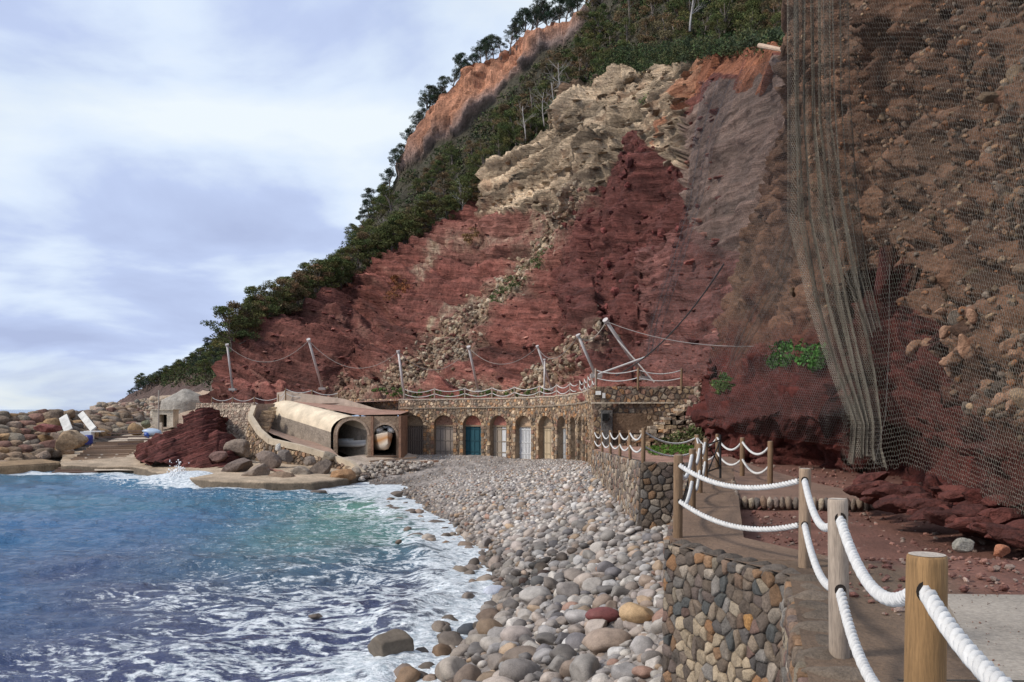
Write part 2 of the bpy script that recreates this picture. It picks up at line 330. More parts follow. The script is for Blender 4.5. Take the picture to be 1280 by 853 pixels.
    C = blend(C, inpoly(jx, jy, [(800, 330), (860, 280), (930, 320), (1010, 290), (1010, 520), (870, 500), (800, 470)])*.7, (.22, .10, .085))
    C = blend(C, inpoly(jx, jy, [(520, 300), (600, 262), (640, 268), (690, 268), (660, 300), (590, 330)])*.35, (.42, .20, .15))
    C = blend(C, sstep(12, 2, np.hypot(jx-524, (jy-268)*1.1)), (.5, .38, .27))
    C_store.update(P=P, n=n, px=px, py=py, jx=jx, jy=jy, cream=cream, maroon=maroon)
    C_store['o'] = npmesh('cliff', P, gridfaces(nu, nv+nb), M_hill, C, label='red and cream rock hillside above the terrace', kind='structure')
build_C()

# ------------------------------------------------------------ near cliff D
D_left = [(-80, 987), (60, 987), (95, 984), (200, 962), (300, 930), (400, 893), (470, 876), (520, 872), (600, 880), (720, 930)]
DY = [-80, 60, 200, 300, 400, 470, 520, 560, 600, 640, 700]
DT = {0.0: [38, 39, 46, 50, 50, 42, 37, 38, 38, 38, 38], .16: [34, 34, 38, 40, 40, 34, 30, 33, 32, 32, 32],
      .34: [28, 28, 29, 29.5, 29, 27, 25, 27.5, 27, 27, 27], .5: [24, 24, 23.5, 24, 24, 22.5, 21, 21, 20, 19, 19],
      .62: [21, 20.5, 20, 20.5, 20.5, 19, 17.5, 16.6, 15.6, 15.2, 15], .8: [17.5, 17, 16, 15.2, 14.7, 14, 13.4, 13, 12.8, 12.2, 12], 1.0: [15.5, 15, 14, 13, 12.2, 11.6, 11, 10.6, 10.5, 10.2, 9.6]}
DK = sorted(DT); DM = np.array([DT[k] for k in DK])
def D_depth(t, py):
    py = np.asarray(py, float); t = np.asarray(t, float)
    cols = np.stack([np.interp(py, DY, DM[i]) for i in range(len(DK))], -1)
    i = np.clip(np.searchsorted(DK, t, side='right')-1, 0, len(DK)-2); k = np.array(DK)
    u = (t-k[i])/(k[i+1]-k[i]); u = np.clip(u, 0, 1.3)
    a = np.take_along_axis(cols, i[..., None], -1)[..., 0]; b = np.take_along_axis(cols, (i+1)[..., None], -1)[..., 0]
    return a+(b-a)*u
def D_t(px, py): l = interp(py, D_left); return (px-l)/(1330-l)
D_store = {}
def build_D():
    nu, nv, nb = 380, 480, 18
    t = np.linspace(0, 1.12, nu)[:, None]; py = np.linspace(-80, 700, nv)[None, :]+0*t
    l = interp(py, D_left); px = l+t*(1330-l); d = D_depth(t+0*py, py)
    # cave-like hollow behind the net, and the undercut foot
    hx = px+fbm(np.stack([px*.02, py*.02, 0*px], -1), 1, 3, 5)*22; hy = py+fbm(np.stack([px*.02, py*.02, 0*px+3], -1), 1, 3, 6)*22
    edge = np.interp(hx, [1040, 1062, 1100, 1150, 1185, 1215, 1240], [420, 345, 318, 345, 430, 520, 600]); d = d+3.2*sstep(0, 26, hy-edge)*sstep(1045, 1070, hx)*sstep(1240, 1190, hx)*sstep(615, 560, hy)
    P = np.stack([(px-640)/F*d, d, EYE+(HZ-py)/F*d], -1)
    k = np.linspace(1, 0, nb+1)[:-1][:, None, None]; f0 = P[:1]
    P = np.concatenate([f0+k*np.array([10., 26, 0]), P], 0)
    px = np.concatenate([np.repeat(px[:1], nb, 0), px]); py = np.concatenate([np.repeat(py[:1], nb, 0), py])
    P = P+(fbm(P, 9, 3, 40)*.8)[..., None]*np.array([-.7, -.7, 0])
    n = gnormals(P); s = np.sign((n*np.array([-.8, -.6, .1])).sum(-1, keepdims=True)); n = n*s
    low = np.maximum(sstep(360, 470, py+fbm(P, 2.5, 3, 8)*60+np.clip(px-1130, 0, 200)*-.9), sstep(-8, 10, py+fbm(P, 1.5, 3, 9)*25-np.interp(px, [1000, 1040, 1062, 1100, 1150, 1185, 1215, 1240], [480, 430, 350, 322, 350, 435, 525, 600])))      # red sandstone below, conglomerate above
    f1, f2, idv = worley(P, .75, 5); g1_, g2_, id2 = worley(P, .33, 7)
    stone = (sstep(.0, .5, f2-f1)*.26*(idv > .4)+sstep(0, .5, g2_-g1_)*.12)
    sb = P[..., 2]+P[..., 1]*.08+fbm(P, 3, 3, 4)*.3; fr = sb/.55-np.floor(sb/.55); st = np.minimum(fr/.75, (1-fr)/.25)
    f = fbm(P, 3.2, 4, 30)*1.1+fbm(P, .7, 4, 31)*.5-np.maximum(0, ridged(P, 1.3, 3, 36))*.6-sstep(.1, .45, fbm(P, 1.1, 3, 37))*.5+stone*(1-low)+(st*.22+(idv-.5)*.3)*low
    P = P+n*f[..., None]
    g1 = fbm(P, 1.2, 4, 33)[..., None]; g2 = fbm(P, 5, 3, 34)[..., None]
    con = np.array([.145, .078, .048])*(1+.6*g2+.5*g1)*(.55+.9*idv[..., None]); grey = sstep(-.15, .35, fbm(P, 4, 3, 71))[..., None]
    con = con*(1-.28*grey)+np.array([.115, .085, .06])*.28*grey
    rd = np.array([.10, .026, .02])*(1+.5*g1+.3*g2)
    C = con*(1-low[..., None])+rd*low[..., None]
    D_store.update(P=P, n=n, px=px, py=py, low=low)
    o = npmesh('cliff_face', P, gridfaces(nu+nb, nv), M_cliff, C, label='near conglomerate cliff face under wire netting', kind='structure')
    return o
D_obj = build_D()

# ------------------------------------------------------------ icospheres and rock templates
def ico(sub):
    t = (1+5**.5)/2
    V = [np.array(v, float) for v in [(-1, t, 0), (1, t, 0), (-1, -t, 0), (1, -t, 0), (0, -1, t), (0, 1, t), (0, -1, -t), (0, 1, -t), (t, 0, -1), (t, 0, 1), (-t, 0, -1), (-t, 0, 1)]]
    V = [v/np.linalg.norm(v) for v in V]
    Fs = [(0, 11, 5), (0, 5, 1), (0, 1, 7), (0, 7, 10), (0, 10, 11), (1, 5, 9), (5, 11, 4), (11, 10, 2), (10, 7, 6), (7, 1, 8), (3, 9, 4), (3, 4, 2), (3, 2, 6), (3, 6, 8), (3, 8, 9), (4, 9, 5), (2, 4, 11), (6, 2, 10), (8, 6, 7), (9, 8, 1)]
    for _ in range(sub):
        c = {}; N = []
        def mid(a, b):
            k = (min(a, b), max(a, b))
            if k not in c: v = V[a]+V[b]; V.append(v/np.linalg.norm(v)); c[k] = len(V)-1
            return c[k]
        for a, b, d in Fs: x, y, z = mid(a, b), mid(b, d), mid(d, a); N += [(a, x, z), (b, y, x), (d, z, y), (x, y, z)]
        Fs = N
    return np.array(V), np.array(Fs)
ICO = [ico(0), ico(1), ico(2), ico(3)]
def rock_verts(sub, size, angular=.0, seed=0, rough=.12):
    """a stone: rounded or angular (cut by random planes), size = half axes"""
    V = ICO[sub][0].copy(); r = np.random.default_rng(seed)
    ncut = int(angular*14)
    for _ in range(ncut):
        n = r.normal(size=3); n /= np.linalg.norm(n); h = r.uniform(.55, .85); dd = V@n; m = dd > h; V[m] -= n*((dd[m]-h)[:, None])
    off = r.uniform(0, 100, 3); V = V*(1+rough*fbm(V+off, .9, 3)[:, None]+rough*.35*fbm(V+off, .3, 2)[:, None])
    return V*np.array(size)
def rotm(rx, ry, rz):
    cx_, sx_, cy, sy, cz, sz = math.cos(rx), math.sin(rx), math.cos(ry), math.sin(ry), math.cos(rz), math.sin(rz)
    return np.array([[cz, -sz, 0], [sz, cz, 0], [0, 0, 1]])@np.array([[cy, 0, sy], [0, 1, 0], [-sy, 0, cy]])@np.array([[1, 0, 0], [0, cx_, -sx_], [0, sx_, cx_]])
def scatter_rocks(name, pts, sizes, cols, sub, material, flat=.65, angular=0, nt_=24, parent=None, smooth=True, tilt=.35, **k):
    T = [rock_verts(sub, (1, rng.uniform(.65, .95), rng.uniform(.8, 1.1)*flat), angular, i+int(rng.integers(999))) for i in range(nt_)]
    Fi = ICO[sub][1]; nv = len(T[0]); N = len(pts); V = np.empty((N, nv, 3)); C = np.empty((N, nv, 3))
    for i in range(N):
        V[i] = (T[i % nt_]*sizes[i])@rotm(rng.normal()*tilt, rng.normal()*tilt, rng.uniform(0, 6.28)).T+pts[i]; C[i] = cols[i]
    Fa = (Fi[None]+np.arange(N)[:, None, None]*nv).reshape(-1, 3)
    return npmesh(name, V, Fa, material, C.reshape(-1, 3), smooth=smooth, parent=parent, **k)

# stones standing out of the conglomerate
def cliff_stones():
    P, n, px, py, low = (D_store[k] for k in ('P', 'n', 'px', 'py', 'low'))
    ok = (px > 1000) & (px < 1320) & (py > -40) & (py < 560) & (low < .6); ii = np.argwhere(ok)
    pal = np.array([(.32, .19, .11), (.25, .16, .10), (.38, .26, .16), (.20, .14, .10), (.38, .18, .09), (.27, .21, .16)])
    def pick(N, smin, smax, p):
        sel = ii[rng.integers(len(ii), size=N)]; q = P[sel[:, 0], sel[:, 1]]; nn = n[sel[:, 0], sel[:, 1]]
        s = smin+(smax-smin)*rng.random(N)**p; c = pal[rng.integers(len(pal), size=N)]*rng.uniform(.4, 1.25, (N, 1))
        return q+nn*(s*.3)[:, None], s, c
    q, s, c = pick(3900, .03, .11, 1.4)
    scatter_rocks('embedded_stones', q, s, c, 1, M_cliff, .8, .8, parent=D_obj, kind='stuff')
    q, s, c = pick(190, .11, .25, 1.8)
    cl = rng.random(190) < .35      # the pale cluster low on the right
    tgt = np.argwhere((px > 1150) & (px < 1290) & (py > 375) & (py < 520) & (np.abs((px-1150)*.55-(py-395)) < 55))
    for i in np.where(cl)[0]:
        a, b = tgt[rng.integers(len(tgt))]; q[i] = P[a, b]+n[a, b]*.1; s[i] *= 1.15; c[i] = np.array((.42, .24, .15))*rng.uniform(.7, 1.1)
    for i in range(190):
        V = rock_verts(2, (s[i], s[i]*rng.uniform(.6, .9), s[i]*rng.uniform(.5, .8)), .8, i, .2)@rotm(*rng.uniform(-1, 1, 3)).T+q[i]
        npmesh('stone', V, ICO[2][1], M_cliff, c[i], parent=D_obj, origin=q[i])
cliff_stones()

def hill_rocks():
    P, n, px, py, jx, jy, cream, mar = (C_store[k] for k in ('P', 'n', 'px', 'py', 'jx', 'jy', 'cream', 'maroon'))
    def pick(mask, N, s0, s1, pw, pal, flat, tilt, nm, lab, sub=0, wt=None):
        ii = np.argwhere(mask & (px < 900)); p = None
        if wt is not None: w_ = wt[ii[:, 0], ii[:, 1]]; p = w_/w_.sum()
        sel = ii[rng.choice(len(ii), size=N, p=p)]; q = P[sel[:, 0], sel[:, 1]]; s = s0+(s1-s0)*rng.random(N)**pw; pal = np.array(pal); c = pal[rng.integers(len(pal), size=N)]*rng.uniform(.6, 1.25, (N, 1))
        scatter_rocks(nm, q+n[sel[:, 0], sel[:, 1]]*(s*.1)[:, None], s, c, sub, M_hill, flat, .8, parent=C_store['o'], kind='stuff', smooth=False, tilt=tilt)
    vis_ = (py < 500) & (np.arange(P.shape[1])[None, :] < 300)
    red = vis_ & ~cream & ~mar
    pick(red, 1300, .14, .8, 4, [(.34, .13, .10), (.27, .09, .07), (.42, .20, .15), (.2, .07, .06)], .35, .15, 'ledge_stones', '')
    pick(vis_ & mar, 300, .15, .8, 3, [(.24, .07, .06), (.18, .055, .046), (.15, .045, .04)], .8, .6, 'ledge_stones', '')
    pick(vis_ & cream, 600, .2, 1.2, 3.5, [(.44, .34, .23), (.38, .28, .18), (.30, .20, .13), (.48, .39, .28)], .22, .12, 'ledge_stones', '')
    w_ = np.exp(-(dline(jx, jy, [(735, 250), (700, 275), (655, 335), (610, 380), (560, 430), (520, 462), (470, 498)])/12)**2)+.6*np.exp(-(dline(jx, jy, [(745, 425), (700, 460), (650, 500)])/14)**2)+.5*np.exp(-(dline(jx, jy, [(700, 482), (480, 490), (400, 497)])/6)**2)
    pick(vis_, 5200, .1, .62, 3, [(.56, .42, .28), (.46, .31, .20), (.38, .20, .15), (.64, .52, .38), (.26, .16, .11)], .7, .6, 'scree_stones', '', wt=w_+1e-6)
hill_rocks()

# ------------------------------------------------------------ ground on the right, water level, beach
SEA = -4.2
PATH1 = [(1.98, 11.1), (2.1, 10.2), (3.2, 10.4), (2.95, 11.2), (4.45, 17.3), (5.4, 21.5), (7.0, 27.5), (7.4, 31), (5.3, 31), (5.35, 27), (4.5, 21), (3.7, 18), (2.9, 14.9)]
PATH2 = [(4.4, 17.4), (7.6, 16.7), (7.3, 21), (7.6, 27.5), (8.2, 33), (7.2, 33), (6.9, 27.5), (5.45, 21.5)]
SLAB = [(3.63, 7.42), (9.5, 7.1), (9.5, -5), (-1.0, -5), (.86, 0)]
def z_dirt(x, y):
    z = -.36*sstep(9.2, 11.2, y)*sstep(2.0, 3.0, x)*sstep(8.5, 6.0, x-np.clip(y-12, 0, 9)*.1)
    z = z+.0*x; far = sstep(16.5, 18.5, y); z = z*(1-far)+(-.30-.18*sstep(26, 42, y))*far
    return z
def build_ground():
    ys = np.concatenate([np.linspace(-6, 4, 12)[:-1], 4*np.exp(np.linspace(0, np.log(60/4.), 260))])
    nu = 190; t = np.linspace(0, 1, nu)[:, None]; Y = ys[None, :]
    le = [(-6, -1.4), (1.8, .78), (5.16, 1.74), (8.5, 2.68), (10.5, 1.9), (15, 3.05), (21, 4.6), (27.2, 5.4), (27.6, 4.05), (46, 4.25), (46.4, 4.7), (60, 4.9)]
    re_ = [(-6, 9), (5, 9), (12, 9.5), (22, 12), (40, 15), (60, 20)]
    L = np.interp(Y, *zip(*le)); Rr = np.interp(Y, *zip(*re_)); X = L+(Rr-L)*t
    Z = z_dirt(X, Y); P = np.stack([X, Y+0*X, Z], -1)
    e = sstep(.25, 1.0, X-L)
    Z = Z+(fbm(P, 1.5, 5, 3)*.07+fbm(P, .25, 3, 4)*.02)*(.3+.7*e)+.25*sstep(1.5, 0, Rr-X)
    for pl in (PATH1, PATH2, SLAB): Z = Z-.35*inpoly(X, Y, pl)
    P[..., 2] = Z
    g = fbm(P, 2.2, 4, 5)[..., None]; g2 = fbm(P, .5, 3, 6)[..., None]
    C = np.array([.165, .078, .057])*(1+.3*g+.25*g2)
    gr = (sstep(1.5, .7, X-L-.2*g[..., 0]-.35)*sstep(11.5, 10.5, Y))[..., None]
    C = C*(1-gr)+np.array([.16, .108, .072])*(1+.3*g+.35*g2)*gr
    tr = (sstep(26.5, 28, Y)*sstep(3.2, 2.2, X-L))[..., None]; C = C*(1-tr)+np.array([.34, .2, .15])*(1+.2*g)*tr
    npmesh('ground', P, gridfaces(nu, len(ys)), M_dirt, C, kind='structure', label='reddish dirt ground below the netted cliff')
build_ground()
# shoreline and foot of the walls, x as a function of y
xs_t = [(-5, -1.0), (10, -1.5), (18.7, -1.6), (22, -1.0), (26.8, -.5), (33.9, -1.1), (42, -2.8), (49.8, -4.9), (57, -7.0), (65, -8.6), (90, -9)]
xr_t = [(-5, 1.2), (5, 1.7), (8.5, 2.6), (10.5, 1.9), (16, 3.2), (21, 4.5), (27.2, 4.6), (27.6, 4.0), (46, 4.2), (60, 5.4), (70, 5.6), (90, 5.6)]
def z_beach(x, y):
    xs, xr = interp(y, xs_t), interp(y, xr_t); zr = -2.15+.35*sstep(20, 42, y)-.75*sstep(48, 75, y)
    t = (x-xs)/np.maximum(xr-xs, 1); z1 = SEA+(zr-SEA)*np.where(t > 0, np.clip(t, 0, 1.6)**.8, t*1.3)
    z2 = SEA+1.45*np.clip((y-66-np.clip(-x-10, 0, 5)*1.5)/16, -2, 1.0)
    z2 = np.where(y > 58, z2, -9); return np.maximum(np.maximum(z1, z2), SEA-2.5)
def build_beach():
    ys = 6*np.exp(np.linspace(0, np.log(92/6.), 190)); X = np.linspace(-19, 7.5, 180)[:, None]+0*ys[None]; Y = ys[None]+0*X
    Z = z_beach(X, Y); P = np.stack([X, Y, Z], -1); P[..., 2] += fbm(P, 1.5, 4, 2)*.08
    f1, f2, i_ = worley(P, .22, 3); P[..., 2] += sstep(0, .5, f2-f1)*.05
    C = np.array([.27, .235, .21])*(.55+.8*i_[..., None])
    wet = sstep(.45, .1, Z-SEA)[..., None]; C = C*(1-.55*wet)
    return npmesh('beach', P, gridfaces(180, 190), M_dirt, C, kind='structure', label='shingle beach of cobbles and pebbles')
beach = build_beach()

PAL = np.array([(.50, .45, .40), (.40, .37, .35), (.56, .51, .46), (.33, .29, .26), (.46, .38, .32), (.40, .30, .23), (.46, .385, .34), (.30, .27, .25), (.46, .33, .22), (.55, .50, .44), (.22, .20, .20), (.33, .20, .15), (.56, .53, .50)])
PNAME = ['pale grey', 'mid grey', 'light grey', 'dark grey', 'beige', 'tan', 'pinkish', 'charcoal', 'ochre', 'cream', 'blackish', 'reddish brown', 'whitish']
def scatter_beach():
    cell = .3; grid = {}; out_ = []
    def tryput(x, y, r, k=.82):
        gx, gy = int(x//cell), int(y//cell); m = int((r+.4)//cell)+1
        for i in range(-m, m+1):
            for j in range(-m, m+1):
                for (a, b, c) in grid.get((gx+i, gy+j), ()):
                    if (a-x)**2+(b-y)**2 < ((c+r)*k)**2: return False
        grid.setdefault((gx, gy), []).append((x, y, r)); out_.append((x, y, r)); return True
    def rnd(y0, y1):   # denser close by
        return math.exp(random.uniform(math.log(y0), math.log(y1)))
    for rr, N, y1 in (((.24, .42), 260, 24), ((.15, .26), 2600, 44), ((.10, .16), 7000, 60), ((.06, .10), 17000, 84)):
        for _ in range(N):
            y = rnd(9, y1); xs, xr = float(interp(y, xs_t)), float(interp(y, xr_t))
            if y > 64: xs = -11
            x = random.uniform(xs-.9-(.8 if y < 24 else 0), xr+.1); r = random.uniform(*rr)
            tt = (x-xs)/(xr-xs)
            if x < xs and random.random() < .75: continue
            if rr[0] > .14 and (tt > .8 or (y > 34 and random.random() < .75)): 
                if random.random() < .8: continue
            if rr[0] > .2 and tt > .7: continue
            tryput(x, y, r)
    return np.array(out_)
PB = scatter_beach()
pz = z_beach(PB[:, 0], PB[:, 1])
ex = []      # stones awash in the surf
for _ in range(120):
    y = math.exp(random.uniform(math.log(15), math.log(58))); ex.append((float(interp(y, xs_t))+random.choice([-1, -1, 1])*abs(random.gauss(0, .9))-.2, y, random.uniform(.14, .34)))
pz = np.concatenate([pz, [max(SEA-.03, float(z_beach(np.array(a_), np.array(b_)))) for a_, b_, _ in ex]]); PB = np.concatenate([PB, ex])
app = PB[:, 2]/PB[:, 1]; vis = (PB[:, 1] > 12.2) & (PB[:, 0]/PB[:, 1] < .17)
order = np.argsort(-(app*vis)); bigi = order[:290]; rest = order[290:]
N = len(PB); ci = rng.choice(len(PAL), size=N, p=[.14, .11, .10, .09, .1, .09, .07, .07, .05, .07, .04, .03, .04])
wet = np.clip(1-(pz-SEA)/.7, 0, 1); cols = PAL[ci]*rng.uniform(.38, .92, (N, 1))*(1-np.array([.45, .52, .58])*wet[:, None])
# the dark seaweed-stained patch in the middle of the beach
dk = np.exp(-((PB[:, 0]-.9)/1.0)**2-((PB[:, 1]-27)/3.)**2); cols *= (1-.8*np.clip(dk*1.3, 0, 1)*(rng.random(N) < .65))[:, None]
pos = np.stack([PB[:, 0], PB[:, 1], pz+PB[:, 2]*.28], 1)
near = rest[PB[rest, 1] < 34]; far = rest[PB[rest, 1] >= 34]
scatter_rocks('pebbles', pos[near], PB[near, 2]*1.08, cols[near], 1, M_peb, .6, 0, kind='stuff', label='small pebbles between the cobbles')
scatter_rocks('shingle', pos[far], PB[far, 2]*1.15, cols[far]*1.3, 0, M_peb, .6, 0, kind='stuff', label='pale shingle towards the arches')
for q, i in enumerate(bigi):
    r = PB[i, 2]*1.1; V = rock_verts(2, (r, r*rng.uniform(.6, .95), r*rng.uniform(.5, .75)), rng.choice([.0, .35, .6]), q, .22)@rotm(rng.normal()*.3, rng.normal()*.3, rng.uniform(0, 6)).T+pos[i]
    x, y = PB[i, :2]; xs, xr = float(interp(y, xs_t)), float(interp(y, xr_t)); t = (x-xs)/(xr-xs)
    zone = 'wet at the edge of the foam' if t < .12 else 'near the waterline' if t < .4 else 'in the middle of the beach' if t < .7 else 'by the foot of the stone wall'
    dist = 'close to the camera' if y < 16 else 'part way along the shore' if y < 24 else 'further along the shore'
    npmesh('cobble', V, ICO[2][1], M_peb, cols[i], origin=pos[i], label='%s %s cobble %s, %s' % ('big' if PB[i, 2] > .33 else 'small' if PB[i, 2] < .22 else 'mid sized', PNAME[ci[i]], zone, dist), cat='stone', group='cobbles on the beach')
def boulder(px, py, d, size, col, label, ang=.4, sub=3, rot=(0, 0, 0), m=None, group=None, name='boulder', rough=.12, seed=None):
    p = W(px, py, d); V = rock_verts(sub, size, ang, seed if seed is not None else int(px*7+py), rough)@rotm(*rot).T+p
    return npmesh(name, V, ICO[sub][1], m or M_peb, col, origin=p, label=label, cat='boulder', group=group)
boulder(487, 806, 20.4, (.58, .4, .36), (.15, .12, .09), 'dark brown boulder in the foam at the near end of the beach', .3)
boulder(586, 790, 22.5, (.30, .25, .22), (.05, .055, .065), 'black rounded boulder at the edge of the foam', .1)
boulder(664, 829, 17.3, (.62, .45, .34), (.17, .13, .10), 'large flat brown boulder among the near cobbles', .4)
boulder(753, 769, 17.6, (.36, .24, .16), (.16, .05, .045), 'dark red oval boulder half way up the near beach', 0)
boulder(796, 767, 16.6, (.36, .28, .22), (.46, .31, .17), 'ochre yellow boulder beside the near stone wall', .3)
boulder(619, 742, 27.2, (.40, .32, .26), (.42, .44, .50), 'blue-grey smooth boulder standing in the surf', .1)
for k, (px, py, d, s) in enumerate([(400, 617, 60, .75), (497, 618, 56, .5), (513, 640, 50, .45), (492, 637, 51, .4), (522, 672, 40.5, .5), (545, 655, 44, .5), (395, 770, 24, .2), (497, 764, 25, .3)]):
    boulder(px, py, d, (s, s*.7, s*.42), (.13, .10, .08), 'dark wet rock showing above the foam, %s' % ['off the end of the quay', 'off the shingle below the ramp', 'in the wash in mid beach', 'furthest out in the wash', 'at the edge of the grey stones', 'beside the shingle bank', 'small, out in the purple water', 'small, near the big brown boulder'][k], .5)

# ------------------------------------------------------------ sea
def build_sea():
    na, nr = 420, 470
    px = np.linspace(-260, 960, na)[:, None]
    inv = np.concatenate([np.linspace(341/5.8/F*1.9, 1.5/5.8/F, nr-30), (1.5/5.8/F)*np.linspace(1, .03, 31)[1:]]); d = (1/inv)[None, :]
    X = (px-640)/F*d; Y = d+0*X; P = np.stack([X, Y, 0*X], -1)
    am = np.clip(70/Y, .15, 1)
    wv = 0
    for (lx, ly, L_, A) in ((.25, -1, 9.5, .12), (-.2, -1, 5.2, .08), (.6, -.9, 3.1, .045)):
        ph = (X*lx+Y*ly)*2*math.pi/L_/math.hypot(lx, ly)+fbm(P, 7, 3, int(L_*10))*3.2; s_ = .5+.5*np.sin(ph); wv = wv+A*(s_**1.8*2-1)
    wv = wv+ridged(P*np.array([.6, 1.5, 1]), 1.1, 4, 5)*.12+ridged(P*np.array([.55, 1.3, 1]), 3, 3, 15)*.11
    shore = dline(X, Y, [(interp(y, xs_t), y) for y in (5, 18.7, 22, 26.8, 33.9, 42, 49.8, 57, 65)]+[(-9.5, 68), (-14, 66)])
    quay = dline(X, Y, [(-11, 62), (-24, 66), (-36, 79), (-46, 80)])
    land = X > interp(Y, xs_t)+(Y < 66)*0
    sh = np.where(land & (Y < 68), 0, shore)
    Z = SEA+wv*am*(.35+.65*sstep(0, 4, sh))
    crest = np.exp(-((sh-1.8+1.4*fbm(P, 4, 3, 9))/.6)**2)*.24*(Y < 60)*(.4+.9*sstep(-.2, .3, fbm(P, 5, 2, 19)))+fbm(P, .35, 3, 29)*.10*sstep(3.5, .5, sh)*sstep(60, 30, Y); Z = Z+crest+.12*sstep(3, 0, sh)
    lift = np.exp(-((X+25.0)/4.2)**2-((Y-69)/2.0)**2)*.9; Z = Z+lift
    P[..., 2] = Z
    jit = fbm(P, 4, 4, 3)
    wide = np.interp(Y, [10, 18, 24, 34, 45, 60, 80], [2.8, 3.6, 3.0, 2.2, 2.6, 3.4, 2])
    foam = np.exp(-np.clip(sh-wide*.45*(1+.7*jit), 0, 99)/(wide*.75))
    foam = np.maximum(foam*.56+.22*np.exp(-(sh/.8)**2)+.12*jit*np.exp(-sh/4), np.exp(-np.clip(quay-.5, 0, 99)/1.1)*.85*(X < -9)*(Y > 58))
    foam = np.maximum(foam, np.clip(lift*1.6, 0, 1)*.95)
    foam = np.maximum(foam, .27*sstep(42, 24, Y+jit*8)*sstep(15, 5, sh+jit*6)); foam = np.maximum(foam, .0+.12*jit)
    foam = foam-.26*sstep(7, 20, sh+4*jit)*sstep(2, 8, quay)
    deep = np.array([.024, .105, .235])+0*P; teal = np.array([.014, .125, .20]); green = np.array([.10, .24, .19]); purp = np.array([.045, .055, .125])
    def bl(C, k, c): k = np.clip(k, 0, 1)[..., None]; return C*(1-k)+np.array(c)*k
    C = bl(deep, sstep(-.1, .35, fbm(P*np.array([.4, 1, 1]), 9, 3, 6))*.8*sstep(28, 50, Y), teal)
    C = bl(C, sstep(46, 27, Y+jit*7)*sstep(24, 8, sh+jit*5), purp)
    C = bl(C, np.exp(-((X+7.5)/5.5)**2-((Y-48)/13)**2)*1.15*(1+.6*jit), green)
    C = bl(C, sstep(3.5, 0, sh)*.6, (.25, .27, .25))
    return P, C, foam
M_water = bpy.data.materials.new('sea_water'); M_water.use_nodes = True
def water_nodes():
    t = M_water.node_tree; p = t.nodes['Principled BSDF']; L = t.links.new
    at = nd(t, 'ShaderNodeAttribute', attribute_name='Col'); fo = nd(t, 'ShaderNodeAttribute', attribute_name='Foam'); g = nd(t, 'ShaderNodeNewGeometry')
    mp = nd(t, 'ShaderNodeMapping'); mp.inputs['Scale'].default_value = (.55, 1.0, 1.0); L(g.outputs['Position'], mp.inputs[0])
    # lace of foam: thin bright threads of two warped noises
    def thread(sc, det, wdt):
        n = nd(t, 'ShaderNodeTexNoise', i_Scale=sc, i_Detail=det, i_Roughness=.6, i_Distortion=.8); L(mp.outputs[0], n.inputs['Vector'])
        s = nd(t, 'ShaderNodeMath', operation='SUBTRACT'); L(n.outputs['Fac'], s.inputs[0]); s.inputs[1].default_value = .5
        a_ = nd(t, 'ShaderNodeMath', operation='ABSOLUTE'); L(s.outputs[0], a_.inputs[0])
        m_ = nd(t, 'ShaderNodeMapRange'); L(a_.outputs[0], m_.inputs[0]); m_.inputs[1].default_value = 0; m_.inputs[2].default_value = wdt; m_.inputs[3].default_value = 1; m_.inputs[4].default_value = 0
        return m_.outputs[0]
    t1, t2 = thread(1.15, 6, .15), thread(3.6, 5, .2)
    mxm = nd(t, 'ShaderNodeMath', operation='MULTIPLY_ADD'); L(t2, mxm.inputs[0]); mxm.inputs[1].default_value = .55; L(t1, mxm.inputs[2])
    sp = nd(t, 'ShaderNodeTexNoise', i_Scale=7.0, i_Detail=4.0, i_Roughness=.7); L(mp.outputs[0], sp.inputs['Vector'])
    s1 = nd(t, 'ShaderNodeMath', operation='MULTIPLY_ADD'); L(sp.outputs['Fac'], s1.inputs[0]); s1.inputs[1].default_value = 1.0; L(mxm.outputs[0], s1.inputs[2])
    s2 = nd(t, 'ShaderNodeMath', operation='MULTIPLY'); L(fo.outputs['Fac'], s2.inputs[0]); s2.inputs[1].default_value = 1.6
    s3 = nd(t, 'ShaderNodeMath', operation='ADD'); L(s1.outputs[0], s3.inputs[0]); L(s2.outputs[0], s3.inputs[1])
    mf = nd(t, 'ShaderNodeMapRange', interpolation_type='SMOOTHSTEP'); L(s3.outputs[0], mf.inputs[0]); mf.inputs[1].default_value = 1.74; mf.inputs[2].default_value = 2.3
    mc = nd(t, 'ShaderNodeMix', data_type='RGBA'); L(mf.outputs[0], mc.inputs[0]); L(at.outputs['Color'], mc.inputs[6]); fr_ = nd(t, 'ShaderNodeValToRGB'); L(sp.outputs['Fac'], fr_.inputs[0]); fr_.color_ramp.elements[0].position = .35; fr_.color_ramp.elements[0].color = (.34, .40, .44, 1); fr_.color_ramp.elements[1].position = .6; fr_.color_ramp.elements[1].color = (.78, .81, .83, 1); L(fr_.outputs[0], mc.inputs[7])
    L(mc.outputs[2], p.inputs['Base Color'])
    rm = nd(t, 'ShaderNodeMapRange'); L(mf.outputs[0], rm.inputs[0]); rm.inputs[3].default_value = .12; rm.inputs[4].default_value = .7; L(rm.outputs[0], p.inputs['Roughness'])
    p.inputs['IOR'].default_value = 1.33
    b = nd(t, 'ShaderNodeTexNoise', i_Scale=2.6, i_Detail=6.0, i_Roughness=.62, i_Distortion=.3); L(mp.outputs[0], b.inputs['Vector'])
    bp = nd(t, 'ShaderNodeBump', i_Strength=1.0, i_Distance=.32); L(b.outputs['Fac'], bp.inputs['Height']); L(bp.outputs[0], p.inputs['Normal'])
water_nodes()
P_, C_, foam_ = build_sea()
